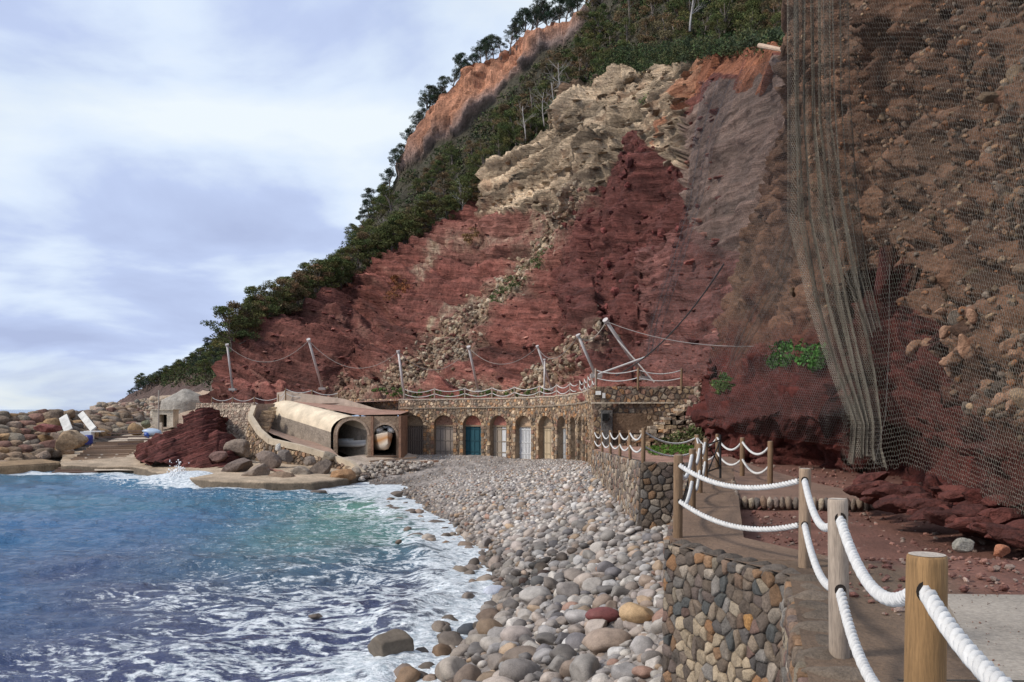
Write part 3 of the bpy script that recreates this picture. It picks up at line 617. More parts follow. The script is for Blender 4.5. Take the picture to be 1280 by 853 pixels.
npmesh('water', P_, gridfaces(*P_.shape[:2]), M_water, C_.reshape(-1, 3), extra={'Foam': foam_}, kind='structure', label='choppy blue sea with white foam along the shore')
# splash against the quay
def splash():
    c = W(222, 604, 68.5); n = 2400; a = rng.normal(size=(n, 3))*np.array([1.35, .5, .0]); h = np.abs(rng.normal(size=n))
    z = h*np.exp(-(a[:, 0]/.8)**2)*.6; q = c+a+np.stack([0*z, 0*z, z], 1); r = rng.uniform(.02, .075, n)
    scatter_rocks('spray', q, r, np.full((n, 3), .85), 0, M_conc, 1.0, kind='stuff', label='white spray where a wave hits the quay')
splash()

# ------------------------------------------------------------ voronoi stone walls
def vor(wd, ht, s, seed, skip=None):
    r = np.random.default_rng(seed); pts = []; ny = int(ht/(s*.86))+3; nx = int(wd/s)+3
    for j in range(-1, ny):
        for i in range(-1, nx): pts.append(((i+.5*(j % 2))*s+r.normal()*s*.27, j*s*.86+r.normal()*s*.24))
    pts = np.array(pts); res = []
    for p in pts:
        if not (-.3*s < p[0] < wd+.3*s and -.3*s < p[1] < ht+.3*s): continue
        if skip and skip(p[0], p[1]): continue
        poly = [(max(0, min(wd, p[0]+a)), max(0, min(ht, p[1]+b))) for a, b in ((-s, -s), (s, -s), (s, s), (-s, s))]
        dd = np.hypot(*(pts-p).T); nb = pts[(dd > 0) & (dd < 2.1*s)]
        for q in nb:
            m_ = (p+q)/2; n_ = q-p; new = []
            for k in range(len(poly)):
                a, b = np.array(poly[k]), np.array(poly[(k+1) % len(poly)]); da, db = (a-m_)@n_, (b-m_)@n_
                if da <= 0: new.append(tuple(a))
                if da*db < 0: new.append(tuple(a+(b-a)*da/(da-db)))
            poly = new
            if len(poly) < 3: break
        if len(poly) >= 3:
            pl = np.array(poly); ar = abs(np.dot(pl[:, 0], np.roll(pl[:, 1], 1))-np.dot(pl[:, 1], np.roll(pl[:, 0], 1)))/2
            if ar > .12*s*s: res.append(pl)
    return res
def chaikin(p): q = np.roll(p, -1, 0); o = np.empty((2*len(p), 2)); o[0::2] = p*.86+q*.14; o[1::2] = p*.14+q*.86; return o
def stone_geo(poly, joint, bulge, r, simple=False):
    """(u,v,h) vertices and faces of one stone, h out of the wall"""
    c = poly.mean(0); sz = np.sqrt(((poly-c)**2).sum(1)).mean()
    k = max(.5, 1-joint/sz); p = c+(poly-c)*k
    if not simple: p = chaikin(p)
    n = len(p); hh = bulge*r.uniform(.5, 1.3); tl = r.normal(0, .12, 2)
    rings = ([(1, -.6*bulge), (.985, hh*.45), (.86, hh*.92), (.45, hh*1.05)] if not simple else [(1, -.4*bulge), (.82, hh)])
    V = []
    for s, h in rings:
        for q in p: w_ = c+(q-c)*s; V.append((w_[0], w_[1], h+((w_-c)@tl if h > 0 else 0)+(r.normal(0, bulge*.09) if h > 0 else 0)))
    V.append((c[0], c[1], rings[-1][1]*1.03)); Fs = []
    for j in range(len(rings)-1): Fs += [(j*n+i, j*n+(i+1) % n, (j+1)*n+(i+1) % n, (j+1)*n+i) for i in range(n)]
    m_ = (len(rings)-1)*n; Fs += [(m_+i, m_+(i+1) % n, len(V)-1) for i in range(n)]
    return np.array(V), Fs
SPAL = .8*np.array([(.17, .13, .10), (.20, .15, .11), (.13, .105, .085), (.15, .115, .09), (.20, .15, .11), (.26, .20, .145), (.31, .25, .18), (.115, .10, .09), (.22, .145, .10), (.34, .28, .22), (.16, .12, .10), (.27, .16, .09), (.22, .195, .17), (.19, .12, .095)])
def wall_map(A, B, za, zb=None, batter=0.0, out_n=1):
    """(u,v,h) -> world: u metres from A towards B, v up from the foot, h outwards"""
    A = np.array(A, float); B = np.array(B, float); L_ = np.linalg.norm(B-A); t = (B-A)/L_; n = np.array([t[1], -t[0]])*out_n
    def f(V, H):
        V = np.asarray(V, float); u, v, h = V[:, 0], V[:, 1], V[:, 2]; zt = za+(0 if zb is None else (zb-za)*u/L_)
        q = h+batter*(1-v/H); return np.stack([A[0]+t[0]*u+n[0]*q, A[1]+t[1]*u+n[1]*q, zt-H+v], 1)
    return f, L_
def stone_wall(root, A, B, ztop, H, s, seed, individual=0, bulge=.04, joint=.012, zb=None, batter=0., simple=False, pal=SPAL, bright=1., m=None, core=(.10, .08, .065), thick=.5, skip=None, out_n=1, special=None, capz=-.09):
    f, L_ = wall_map(A, B, ztop, zb, batter, out_n); r = np.random.default_rng(seed)
    polys = vor(L_, H, s, seed, skip); m = m or M_stone; mb = MB(); n_ind = 0
    for i, pl in enumerate(polys):
        V, Fs = stone_geo(pl, joint, bulge, r, simple); c = pal[r.integers(len(pal))]*r.uniform(.7, 1.25)*bright
        cu, cv = pl.mean(0)
        if special: 
            sc = special(cu, cv, r)
            if sc is not None: c = np.array(sc)
        Wv = f(V, H)
        if n_ind < individual:
            b = MB(); b.add(Wv, Fs, c); b.build('stone', m, root, smooth=not simple, origin=Wv.mean(0)); n_ind += 1
        else: mb.add(Wv, Fs, c)
    if mb.v: mb.build('small_stones' if individual else 'stonework', m, root, smooth=not simple, kind='stuff')
    b = MB(); V = [(0, 0, 0), (L_, 0, 0), (L_, H+capz, 0), (0, H+capz, 0), (0, 0, -thick), (L_, 0, -thick), (L_, H+capz, -thick), (0, H+capz, -thick)]
    if skip is None:
        b.add(f(V, H), [(0, 1, 2, 3), (5, 4, 7, 6), (0, 3, 7, 4), (1, 5, 6, 2), (3, 2, 6, 7), (0, 4, 5, 1)], core); b.build('mortar', M_dirt if not simple else M_plas, root)
    return f, L_
def near_special(u, v, r):
    d = math.hypot((u-1.35)/.55, (v-2.0)/.4)
    if abs(u-1.62) < .09 and abs(v-2.62) < .12: return (.36, .19, .07)
    if 1.75 < v < 2.35 and .35 < u < 1.75 and r.random() < .7: return np.array((.36, .28, .19))*r.uniform(.75, 1.15)
    if r.random() < .03: return np.array((.26, .14, .07))*r.uniform(.8, 1.1)
    if r.random() < .12: return np.array((.08, .08, .075))
    return None
w1 = empty('stone_wall', (2.3, 9.5, -3.2), label='retaining wall of dark rounded stones nearest the camera, below the rope fence', cat='wall')
stone_wall(w1, (1.86, 10.6), (2.67, 8.5), -.02, 3.2, .16, 3, individual=185, bulge=.032, joint=.005, batter=.12, special=near_special)
stone_wall(w1, (2.67, 8.5), (.55, .95), -.02, 3.0, .2, 5, individual=110, bulge=.045, joint=.006, batter=.10, pal=SPAL*1.15)
# rough coping stones along the outer edge of the walkway
def coping(root, A, B, z, n, col0, wdt=.42):
    A, B = np.array(A), np.array(B); t = (B-A)/np.linalg.norm(B-A); nr = np.array([-t[1], t[0]])
    for i in range(n):
        p = A+(B-A)*(i+.5)/n; L_ = np.linalg.norm(B-A)/n; q = np.array([*(p+nr*wdt*.42), z-.045])
        V = rock_verts(2, (L_*.53, wdt*.55, .085), .5, i+int(p[1]*100), .1); V[:, :2] = V[:, 0:1]*t+V[:, 1:2]*nr; V += q
        npmesh('coping_stone', V, ICO[2][1], M_stone, np.array(col0)*rng.uniform(.65, 1.25), parent=root, origin=q)
coping(w1, (2.67, 8.5), (.75, 1.6), 0, 19, (.15, .115, .085)); coping(w1, (1.86, 10.6), (2.67, 8.5), 0, 9, (.13, .105, .085), .3)
w2 = empty('stone_wall', (4.2, 36, -2.6), label='long retaining wall of light stones below the lower rope fence', cat='wall')
stone_wall(w2, (4.25, 46.2), (4.0, 27.4), -.5, 2.7, .27, 11, individual=0, bulge=.05, zb=-.02, pal=SPAL*1.35, batter=.1)
stone_wall(w2, (4.0, 27.4), (5.6, 27.0), -.02, 2.6, .26, 12, individual=70, bulge=.05, pal=SPAL*.85)
w3 = empty('stone_wall', (3.2, 16, -2.4), label='low stone wall carrying the narrow path beside the pebbles', cat='wall')
stone_wall(w3, (5.5, 27), (1.86, 10.6), -.10, 2.2, .24, 13, bulge=.04, zb=-.02)

# ------------------------------------------------------------ paths and slabs
def slab(name, poly, z, th, col, m, label, jit=.0, zf=None):
    poly = [tuple(p) for p in poly]; n = len(poly); me = MB(); mid = np.mean(poly, 0)
    zz = [z if zf is None else zf(*p) for p in poly]
    V = [(p[0], p[1], q) for p, q in zip(poly, zz)]+[(p[0], p[1], q-th) for p, q in zip(poly, zz)]
    Fs = [tuple(range(n)), tuple(range(2*n-1, n-1, -1))]+[(i, n+i, n+(i+1) % n, (i+1) % n) for i in range(n)]
    return me.add(V, Fs, col).build(name, m, kind='structure', label=label)
slab('path', [(2.35, 9.6), (3.7, 9.2)]+PATH1[2:]+PATH1[:1], -.03, .45, (.19, .125, .085), M_dirt, 'narrow gravel concrete path between the rope posts', zf=lambda x, y: -.015-.012*max(0, y-10))
slab('path', PATH2, -.17, .4, (.21, .13, .095), M_dirt, 'raised path along the foot of the netted bank')
slab('pavement', SLAB, .045, .12, (.30, .26, .215), M_conc, 'pale concrete slab at the right of the walkway')
kerb = empty('stone_kerb', (6, 19, -.2), label='row of small upright stones edging the raised path', cat='kerb')
for i in range(52):
    x, y = (5.4-.95*i/26, 21.5-4.1*i/26) if i < 26 else (4.45+2.9*(i-26)/25, 17.3-.6*(i-26)/25)
    V = rock_verts(1, (.075, .08, .14), .6, i)+np.array((x, y, -.22)); npmesh('stone', V, ICO[1][1], M_stone, SPAL[i % 11]*1.5, parent=kerb, origin=(x, y, -.22))
MB().box((3.9, 5.0, .047), (3.4, .022, .006), (.06, .05, .04), ax=((.99, -.03, 0), (.03, .99, 0), (0, 0, 1))).build('slab_joint', M_conc, kind='structure', label='dark joint across the concrete slab')
q_ = [(x_, y_) for x_, y_ in ((rng.uniform(1.6, 6.5), rng.uniform(2.6, 7.4)) for _ in range(2600)) if inpoly(np.array(x_), np.array(y_), SLAB) and rng.random() < math.exp(-min(abs(x_-(.86+y_*.3745)), abs(7.4-y_))/.35)]
scatter_rocks('grit', [(x_, y_, .05) for x_, y_ in q_], .003+.009*rng.random(len(q_))**3, np.array([.20, .11, .08])*rng.uniform(.6, 1.4, (len(q_), 1)), 0, M_dirt, .6, kind='stuff', smooth=False, label='red grit washed over the edges of the concrete slab')
# loose stones on the dirt
def dirt_stones():
    n = 5200; y = np.exp(rng.uniform(math.log(6.5), math.log(50), n)); x = 2.9+rng.random(n)*(.52*y+2.0)
    ok = (x > interp(y, [(6, 2.6), (9, 3.2), (11, 3.1), (17, 4.6), (27, 7), (50, 8)])) & ~((y < 7.6) & (x > 3.3)); x, y = x[ok], y[ok]
    s = .012+.04*rng.random(len(x))**4+.0010*y; z = z_dirt(x, y)+.0
    pal = .8*np.array([(.33, .17, .13), (.22, .10, .08), (.42, .30, .24), (.3, .22, .18)]); c = pal[rng.choice(4, size=len(x), p=[.4, .35, .1, .15])]*rng.uniform(.7, 1.2, (len(x), 1))
    scatter_rocks('gravel', np.stack([x, y, z+s*.3], 1), s, c, 0, M_dirt, .6, .0, kind='stuff', smooth=False, label='loose chips and gravel on the red dirt')
dirt_stones()
boulder(1203, 682, 10.2, (.155, .11, .085), (.27, .25, .21), 'grey-green loose stone on the dirt left of the orange one', .5, m=M_stone, name='loose_stone')
boulder(1251, 689, 9.9, (.105, .09, .075), (.38, .16, .09), 'small orange-brown loose stone near the cliff foot', .7, m=M_stone, name='loose_stone')
# red blocks in the undercut below the net
def foot_blocks():
    g = 'fallen red blocks along the foot of the netted cliff'
    for i in range(90):
        t = i/89; px = 1075+t*235+random.uniform(-8, 8); d = np.interp(px, [1075, 1110, 1200, 1300], [16.2, 14.2, 12.0, 10.3])+random.uniform(-.1, .9)
        r = random.uniform(.07, .30); x = (px-640)/F*d; p = np.array((x, d, r*.2+random.choice([0, 0, .2, .35])*(d-np.interp(px, [1075, 1110, 1200, 1300], [16.2, 14.2, 12.0, 10.3])+.1)))
        V = rock_verts(2, (r*1.5, r*.9, r*.5), .9, i+500, .18)@rotm(random.gauss(0, .15), random.gauss(0, .15), random.uniform(-.5, .5)).T+p
        wh = ['at its left end by the bunched net', 'just right of the bunched net', 'left of the middle', 'in the middle', 'right of the middle', 'above the loose grey stone', 'above the loose orange stone', 'at the right edge of the view'][min(7, int(t*8))]
        npmesh('rock_block', V, ICO[2][1], M_cliff, np.array((.125, .04, .031))*random.uniform(.6, 1.3), origin=p, smooth=False, label='%s dark red block under the net edge, %s' % ('large slab-like' if r > .22 else 'mid sized' if r > .14 else 'small', wh), cat='rock', group=g)
    for i in range(30):
        px = random.uniform(880, 1075); py = random.uniform(560, 582); d = 1.9*F/(py-HZ); r = random.uniform(.12, .4)*d/30
        p = W(px, py, d); V = rock_verts(1, (r, r*.8, r*.55), .6, i+900)+p
        npmesh('rock_block', V, ICO[1][1], M_cliff, np.array((.24, .10, .08))*random.uniform(.6, 1.5), origin=p, label='reddish rubble block lying behind the second rope fence', cat='rock', group='rubble behind the second rope fence')
foot_blocks()

# ------------------------------------------------------------ rope fences
def post_mesh(root, x, y, z, h, r, col, top=(.42, .36, .30), tilt=(0, 0), n=20):
    mb = MB(); rings = [(-.25, 1), (h*.33, .99), (h*.66, .985), (h-.03, .98), (h-.008, .96), (h, .9)]; V = []; C = []
    for zz, k in rings:
        for i in range(n):
            a = i*2*math.pi/n; rr = r*k*(1+.012*math.sin(3*a+x*9)); V.append((x+rr*math.cos(a)+tilt[0]*zz, y+rr*math.sin(a)+tilt[1]*zz, z+zz))
            height_tone = .75+.25*min(1, max(0, zz/h)); lt = .55+.45*max(0, -math.cos(a)*.8-.0)
            C.append(np.array(col)*height_tone)  # post colour gets darker towards the foot
    Fs = [(j*n+i, j*n+(i+1) % n, (j+1)*n+(i+1) % n, (j+1)*n+i) for j in range(5) for i in range(n)]+[tuple(5*n+i for i in range(n))]
    mb.add(V, Fs, np.array(C)); V2 = [(x+r*.88*math.cos(i*2*math.pi/n)+tilt[0]*h, y+r*.88*math.sin(i*2*math.pi/n)+tilt[1]*h, z+h+.002) for i in range(n)]
    mb.add(V2, [tuple(range(n))], top); return mb.build('post', M_wood, root, smooth=n > 30, origin=(x, y, z))
def catenary(a, b, sag, n): a, b = np.array(a, float), np.array(b, float); sk = rng.uniform(-.25, .25); return [a+(b-a)*t-np.array([0, 0, sag*4*t*(1-t)*(1+sk*(t-.5))]) for t in np.linspace(0, 1, n)]
def rope(root, pts, r, strands=True, pitch=None, col=(.56, .545, .52)):
    pts = np.array(pts); mb = MB()
    if not strands: mb.tube(pts, r, col, 6); return mb.build('rope', M_rope, root, smooth=True)
    L_ = np.concatenate([[0], np.cumsum(np.linalg.norm(np.diff(pts, axis=0), axis=1))]); pitch = pitch or r*5.2
    n = int(L_[-1]/pitch*7)+2; s = np.linspace(0, L_[-1], n); C = np.stack([np.interp(s, L_, pts[:, k]) for k in range(3)], 1)
    T = np.gradient(C, axis=0); T /= np.linalg.norm(T, axis=1)[:, None]; A = np.cross(T, [0, 0, 1.]); A /= np.linalg.norm(A, axis=1)[:, None]+1e-9; Bn = np.cross(T, A)
    for k in range(3):
        ph = s/pitch*2*math.pi+k*2*math.pi/3; Q = C+(A*np.cos(ph)[:, None]+Bn*np.sin(ph)[:, None])*r*.56
        mb.tube(Q, r*.52, np.array(col)*(.94+.06*k), 6)
    return mb.build('rope', M_rope, root, smooth=True)
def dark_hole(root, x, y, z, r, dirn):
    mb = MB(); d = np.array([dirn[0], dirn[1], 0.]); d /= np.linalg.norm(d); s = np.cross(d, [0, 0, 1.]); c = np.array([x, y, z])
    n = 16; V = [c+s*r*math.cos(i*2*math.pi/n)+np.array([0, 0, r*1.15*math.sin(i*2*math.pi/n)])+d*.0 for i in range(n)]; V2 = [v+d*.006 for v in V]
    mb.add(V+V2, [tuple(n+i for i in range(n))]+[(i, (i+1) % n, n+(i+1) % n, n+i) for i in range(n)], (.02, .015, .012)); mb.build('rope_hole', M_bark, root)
def fence(label, posts, rz=(.9, .45), sag=.22, rr=.03, strands=True, pr=.06, ph=1.0, col=(.24, .15, .085), n=20, ropes=True, close=False):
    root = empty('rope_fence', posts[0][:3], label=label, cat='fence', group='white rope fences along the walkways')
    for p in posts:
        h = p[3] if len(p) > 3 and p[3] else ph; r = p[4] if len(p) > 4 else pr; c = p[5] if len(p) > 5 else col
        post_mesh(root, p[0], p[1], p[2], h, r, np.array(c)*rng.uniform(.85, 1.15), n=n, tilt=(rng.normal()*.008, rng.normal()*.008))
    for a, b in zip(posts, posts[1:]):
        dv = np.array([b[0]-a[0], b[1]-a[1]]); L_ = np.linalg.norm(dv)
        for z in rz:
            pa = (a[0], a[1], a[2]+z*(a[3] if len(a) > 3 and a[3] else ph)); pb = (b[0], b[1], b[2]+z*(b[3] if len(b) > 3 and b[3] else ph))
            rope(root, catenary(pa, pb, sag*rng.uniform(.85, 1.15), 24), rr, strands)
            if close:
                d = dv/L_; r_ = (a[4] if len(a) > 4 else pr)
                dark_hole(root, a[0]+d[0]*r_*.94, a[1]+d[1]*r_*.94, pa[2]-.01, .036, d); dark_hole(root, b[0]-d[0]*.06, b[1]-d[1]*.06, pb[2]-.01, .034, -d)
    return root
pale = (.40, .33, .27)
f1 = fence('nearest rope fence with thick white twisted rope on the dark stone wall', [(2.11, 11.2, 0, 1.02), (2.97, 8.94, 0, 1.0, .06, (.30, .21, .14)), (2.12, 5.7, 0, 1.02, .064, (.36, .285, .22)), (1.53, 3.28, 0, 1.06, .073, (.27, .155, .065)), (.95, .85, .28, 1.0, .073, (.40, .24, .11))], sag=.2, rr=.031, n=40, close=True, rz=(.89, .44))
fence('rope fence of three posts along the narrow path behind the nearest post', [(2.11, 11.2, 0, 1.0), (3.05, 14.9, -.07), (3.86, 18.1, -.1), (4.72, 21.5, -.15, 1.05), (6.2, 29.5, -.25, 1.0)], rr=.03, sag=.25)
fence('rope fence running back to the right beside the raised path', [(6.1, 20.8, -.17, 1.02, .065), (6.12, 23.4, -.17, 1.02, .065), (6.25, 26.8, -.17, 1.02, .06), (6.2, 29.4, -.25, 1.0)], rr=.03, sag=.28)
fence('rope fence on the long light wall of the lower terrace', [(6.2, 29.6, -.25), (4.25, 28.5, -.05, 1.05, .07), (4.28, 31.9, -.15), (4.34, 35.4, -.25), (4.36, 39, -.33), (4.36, 42.5, -.42), (4.32, 46, -.5)], rr=.032, sag=.25)
# dark folding gate leaning between the path posts
gt = empty('metal_gate', (5.2, 22, -.15), label='small dark metal gate between two posts where the paths meet', cat='gate')
mb = MB()
for a, b in (((4.75, 21.3, .75), (5.35, 22.6, .82)), ((4.75, 21.3, .1), (5.35, 22.6, .12)), ((4.75, 21.3, .75), (5.35, 22.6, .12)), ((4.75, 21.3, .1), (5.35, 22.6, .82))): mb.tube([a, b], .018, (.03, .028, .028), 6)
mb.build('brace_bars', M_metal, gt); MB().tube([(5.35, 22.6, -.2), (5.35, 22.6, .95)], .03, (.03, .028, .028), 8).build('gate_post', M_metal, gt)

FPAL = SPAL*1.22*np.array([1.1, 1, .86])
# ------------------------------------------------------------ arcade of boathouses
AC = [(517, 84.5), (555, 84), (592, 83), (623, 81.5), (656, 79.5), (684, 77.3), (705, 74.7), (718, 71.9), (727, 69.1), (732, 66.3), (735, 63.4)]
ac = [np.array([(p-640)/F*d, d]) for p, d in AC]
bounds = [ac[0]-(ac[1]-ac[0])*.5]+[(a+b)/2 for a, b in zip(ac, ac[1:])]+[ac[-1]+(ac[-1]-ac[-2])*.5]
arc = empty('boathouse_arcade', (ac[4][0], ac[4][1], -2.9), label='curved stone arcade of boathouses with arched doorways under the terrace', cat='building')
ZB = [-2.95]*5+[-2.85, -2.7, -2.6, -2.5, -2.4, -2.3]; ZT = [2.5, 2.52, 2.55, 2.57, 2.6, 2.68, 2.75, 2.82, 2.88, 2.92, 2.95]
door_col = [((.22, .17, .14), 'slats'), ((.24, .20, .17), 'pair'), ((.015, .065, .085), 'solid'), ((.30, .25, .2), 'half'), ((.62, .62, .62), 'slats'), ((.42, .33, .22), 'pair'), ((.3, .3, .3), 'solid'), ((.2, .16, .12), 'solid'), ((.25, .2, .16), 'solid'), ((.2, .16, .12), 'solid'), ((.2, .16, .12), 'solid')]
tymp = [(.42, .30, .20), (.36, .20, .14), (.44, .17, .12), (.40, .17, .13), (.46, .32, .21), (.40, .30, .2)]+[(.3, .22, .16)]*5
stp, vp, cop = MB(), MB(), MB()
for i in range(11):
    A, B = bounds[i], bounds[i+1]; L_ = np.linalg.norm(B-A); t = (B-A)/L_; n = np.array([t[1], -t[0]]); zb, zt = ZB[i]-.6, ZT[i]; H = zt-zb
    hw = min(1.0, L_*.36); spr = .05; base = ZB[i]; crown = spr+hw
    def w3_(u, z, h): return np.array([A[0]+t[0]*u+n[0]*h, A[1]+t[1]*u+n[1]*h, z])
    c = L_/2; ns = 12; archp = [(c-hw, zb)]+[(c-hw*math.cos(a), spr+hw*math.sin(a)) for a in np.linspace(0, math.pi, ns+1)]+[(c+hw, zb)]
    mb = MB(); core = (.27, .20, .14)
    # face around the opening: strips from the arch line to the bay outline
    outer = []
    for (u, z) in archp:
        if z <= spr: outer.append((0 if u < c else L_, z))
        else:
            a = math.atan2(z-spr, u-c); k = min((zt-spr)/max(math.sin(a), 1e-3), (L_/2)/max(abs(math.cos(a)), 1e-3)); outer.append((c+k*math.cos(a), spr+k*math.sin(a)))
    m_ = len(archp); V = [w3_(u, z, 0) for u, z in archp]+[w3_(u, z, 0) for u, z in outer]+[w3_(u, z, -1.15) for u, z in archp]
    Fs = [(k, k+1, m_+k+1, m_+k) for k in range(m_-1)]+[(2*m_+k, 2*m_+k+1, k+1, k) for k in range(m_-1)]
    V += [w3_(0, zt, 0), w3_(L_, zt, 0)]
    # corners above
    ks = [k for k in range(m_) if abs(outer[k][0]) < 1e-6 and outer[k][1] > spr-1e-6]; kt = [k for k in range(m_) if abs(outer[k][1]-zt) < 1e-6]
    if ks and kt: Fs += [(m_+max(ks), m_+min(kt), len(V)-2)]
    ks = [k for k in range(m_) if abs(outer[k][0]-L_) < 1e-6 and outer[k][1] > spr-1e-6]
    if ks and kt: Fs += [(m_+max(kt), m_+min(ks), len(V)-1)]
    mb.add(V, Fs, core)
    mb.add([w3_(-.02, zt, 0), w3_(L_+.02, zt, 0), w3_(L_+.02, zt, -3.), w3_(-.02, zt, -3.)], [(0, 1, 2, 3)], (.27, .17, .13))
    mb.build('wall', M_plas, arc)
    # stonework
    skip = lambda u, v: (abs(u-c) < hw+.22 and v+zb < spr) or (math.hypot(u-c, v+zb-spr) < hw+.2 and v+zb >= spr)
    rr_ = np.random.default_rng(i); s = .33
    for pl in vor(L_, H, s, i*3+1, skip):
        Vg, Fg = stone_geo(pl, .03, .06, rr_, True); cc = FPAL[rr_.integers(len(FPAL))]*rr_.uniform(.8, 1.5)*1.35
        if Vg[:, 1].mean()+zb > zt-.75: cc = cc*1.15+.03
        stp.add([w3_(u, v+zb, h) for u, v, h in Vg], Fg, cc)
    for a in np.linspace(0, math.pi, 11)[:-1]+math.pi/20:
        ctr = w3_(c-(hw+.12)*math.cos(a), spr+(hw+.12)*math.sin(a), .02); ax = (w3_(1, 0, 0)-w3_(0, 0, 0), np.array([n[0], n[1], 0]), np.array([0, 0, 1.]))
        tt_ = ax[0]*math.sin(a)+ax[2]*math.cos(a); rd_ = -ax[0]*math.cos(a)+ax[2]*math.sin(a)
        vp.box(ctr, (.26*hw, .14, .24), FPAL[rr_.integers(len(FPAL))]*1.5, (tt_, ax[1], rd_), .01)
    for sgn in (-1, 1):
        for q in range(8):
            z0 = base+.15+q*(spr-base)/8; 
            if z0 < spr-.1: vp.box(w3_(c+sgn*(hw+.13), z0+.12, .02), (.27+.06*(q % 2), .14, (spr-base)/8-.04), FPAL[rr_.integers(len(FPAL))]*rr_.uniform(1.2, 1.7), (w3_(1, 0, 0)-w3_(0, 0, 0), np.array([n[0], n[1], 0]), (0, 0, 1)), .012)
    # ledge line
    cop.box(w3_(L_/2, zt-.78, .07), (L_, .1, .1), (.30, .24, .18), (w3_(1, 0, 0)-w3_(0, 0, 0), np.array([n[0], n[1], 0]), (0, 0, 1)))
    cop.box(w3_(L_/2, zt+.05, -.13), (L_+.01, .42, .11), (.44, .36, .28), (w3_(1, 0, 0)-w3_(0, 0, 0), np.array([n[0], n[1], 0]), (0, 0, 1)))
    # back wall, tympanum, door
    ty = MB(); Vt = [w3_(c-(hw)*math.cos(a), spr+(hw)*math.sin(a), -.55) for a in np.linspace(0, math.pi, 13)]; ty.add(Vt, [tuple(range(13))], tymp[i]); ty.build('tympanum', M_plas, arc)
    col, kind = door_col[i]; ax3 = (np.array([t[0], t[1], 0]), np.array([n[0], n[1], 0]), np.array([0, 0, 1.]))
    pos_ = w3_(c, (base+spr)/2, -.6); hh_ = spr-base
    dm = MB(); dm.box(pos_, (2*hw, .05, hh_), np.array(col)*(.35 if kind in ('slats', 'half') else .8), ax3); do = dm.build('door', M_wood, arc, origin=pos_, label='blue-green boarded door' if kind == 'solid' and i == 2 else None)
    bars = MB(); nb_ = 11 if kind == 'slats' else 4
    for q in range(nb_):
        u = c-hw+(q+.5)*2*hw/nb_
        if kind == 'half' and q < 2: cc2 = (.32, .26, .2)
        elif kind == 'half': cc2 = (.6, .6, .6)
        else: cc2 = np.array(col)*1.15
        bars.box(w3_(u, (base+spr)/2, -.55), (2*hw/nb_*(.5 if kind == 'slats' else .86), .05, hh_*.97), cc2, ax3)
    for z in (.18, .52, .9): bars.box(w3_(c, base+hh_*z, -.515), (2*hw, .03, .12), np.array(col)*.8, ax3)
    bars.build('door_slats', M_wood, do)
    MB().box(w3_(c, spr+.0, -.5), (2*hw, .16, .14), (.25, .18, .12), ax3).build('lintel', M_wood, arc)
    MB().box(w3_(c, base-.12, -.4), (2*hw+.1, .9, .3), (.36, .28, .22), ax3).build('sill', M_plas, arc)
stp.build('stonework', M_fstone, arc, kind='stuff'); vp.build('voussoirs', M_fstone, arc, kind='stuff'); cop.build('coping', M_plas, arc)
# return of the arcade towards the camera and the wall facing it
stone_wall(arc, tuple(bounds[-1]), (4.72, 51), 2.93, 5.2, .33, 77, simple=True, bulge=.06, joint=.03, m=M_fstone, pal=FPAL*1.5, core=(.22, .17, .13), thick=.7)
w4 = empty('stone_wall', (7, 50.6, -.7), label='high stone terrace wall facing the camera with steps climbing its foot', cat='wall')
stone_wall(w4, (4.72, 51), (11.6, 50.2), 2.95, 3.7, .33, 78, simple=True, bulge=.07, joint=.03, m=M_fstone, pal=FPAL*1.25, core=(.2, .15, .12), thick=1.0)
mb = MB(); mb.box((8, 50.55, 1.98), (6.9, .3, .09), (.50, .42, .32)); mb.build('ledge', M_plas, w4)
MB().box((7.3, 50.72, .8), (3.0, .36, 1.1), (.15, .095, .06), jit=.03).build('recess_shade_panel', M_plas, w4)  # brown box: earth recess with its shadow put into the colour
MB().box((5.45, 50.66, .55), (.62, .4, 2.0), (.13, .12, .11)).build('doorway_panel', M_plas, w4); MB().box((5.35, 50.35, 1.15), (.34, .34, .4), (.01, .01, .01)).build('hatch', M_plas, w4)
mb = MB()
MB().box((4.98, 50.78, 2.55), (.3, .1, .22), (.75, .74, .7)).build('plaque', M_conc, w4)
MB().box((5.3, 50.75, 2.4), (.16, .1, .3), (.7, .68, .64)).build('lamp_box', M_conc, w4)
steps = empty('stone_steps', (8.5, 49.6, -.4), label='rough stone steps climbing right along the high terrace wall', cat='steps')
for i in range(12):
    x = 6.6+i*.38; z = -.15+i*.245
    MB().box((x+.19, 49.75, z), (.42, 1.15, .13), (.46, .37, .28), jit=.015).build('tread', M_fstone, steps)
    zz = z-.19; j = 0
    while zz > -.75:
        for q in range(2):
            c_ = FPAL[int(rng.integers(14))]*rng.uniform(1.3, 2.0); MB().box((x+.19+rng.normal()*.02+(.06 if j % 2 else -.04), 49.45+.62*q+rng.normal()*.02, zz), (.36+rng.uniform(-.05, .03), .58, .22), c_, jit=.03).build('stone', M_fstone, steps, origin=(x, 49.6, zz))
        zz -= .25; j += 1
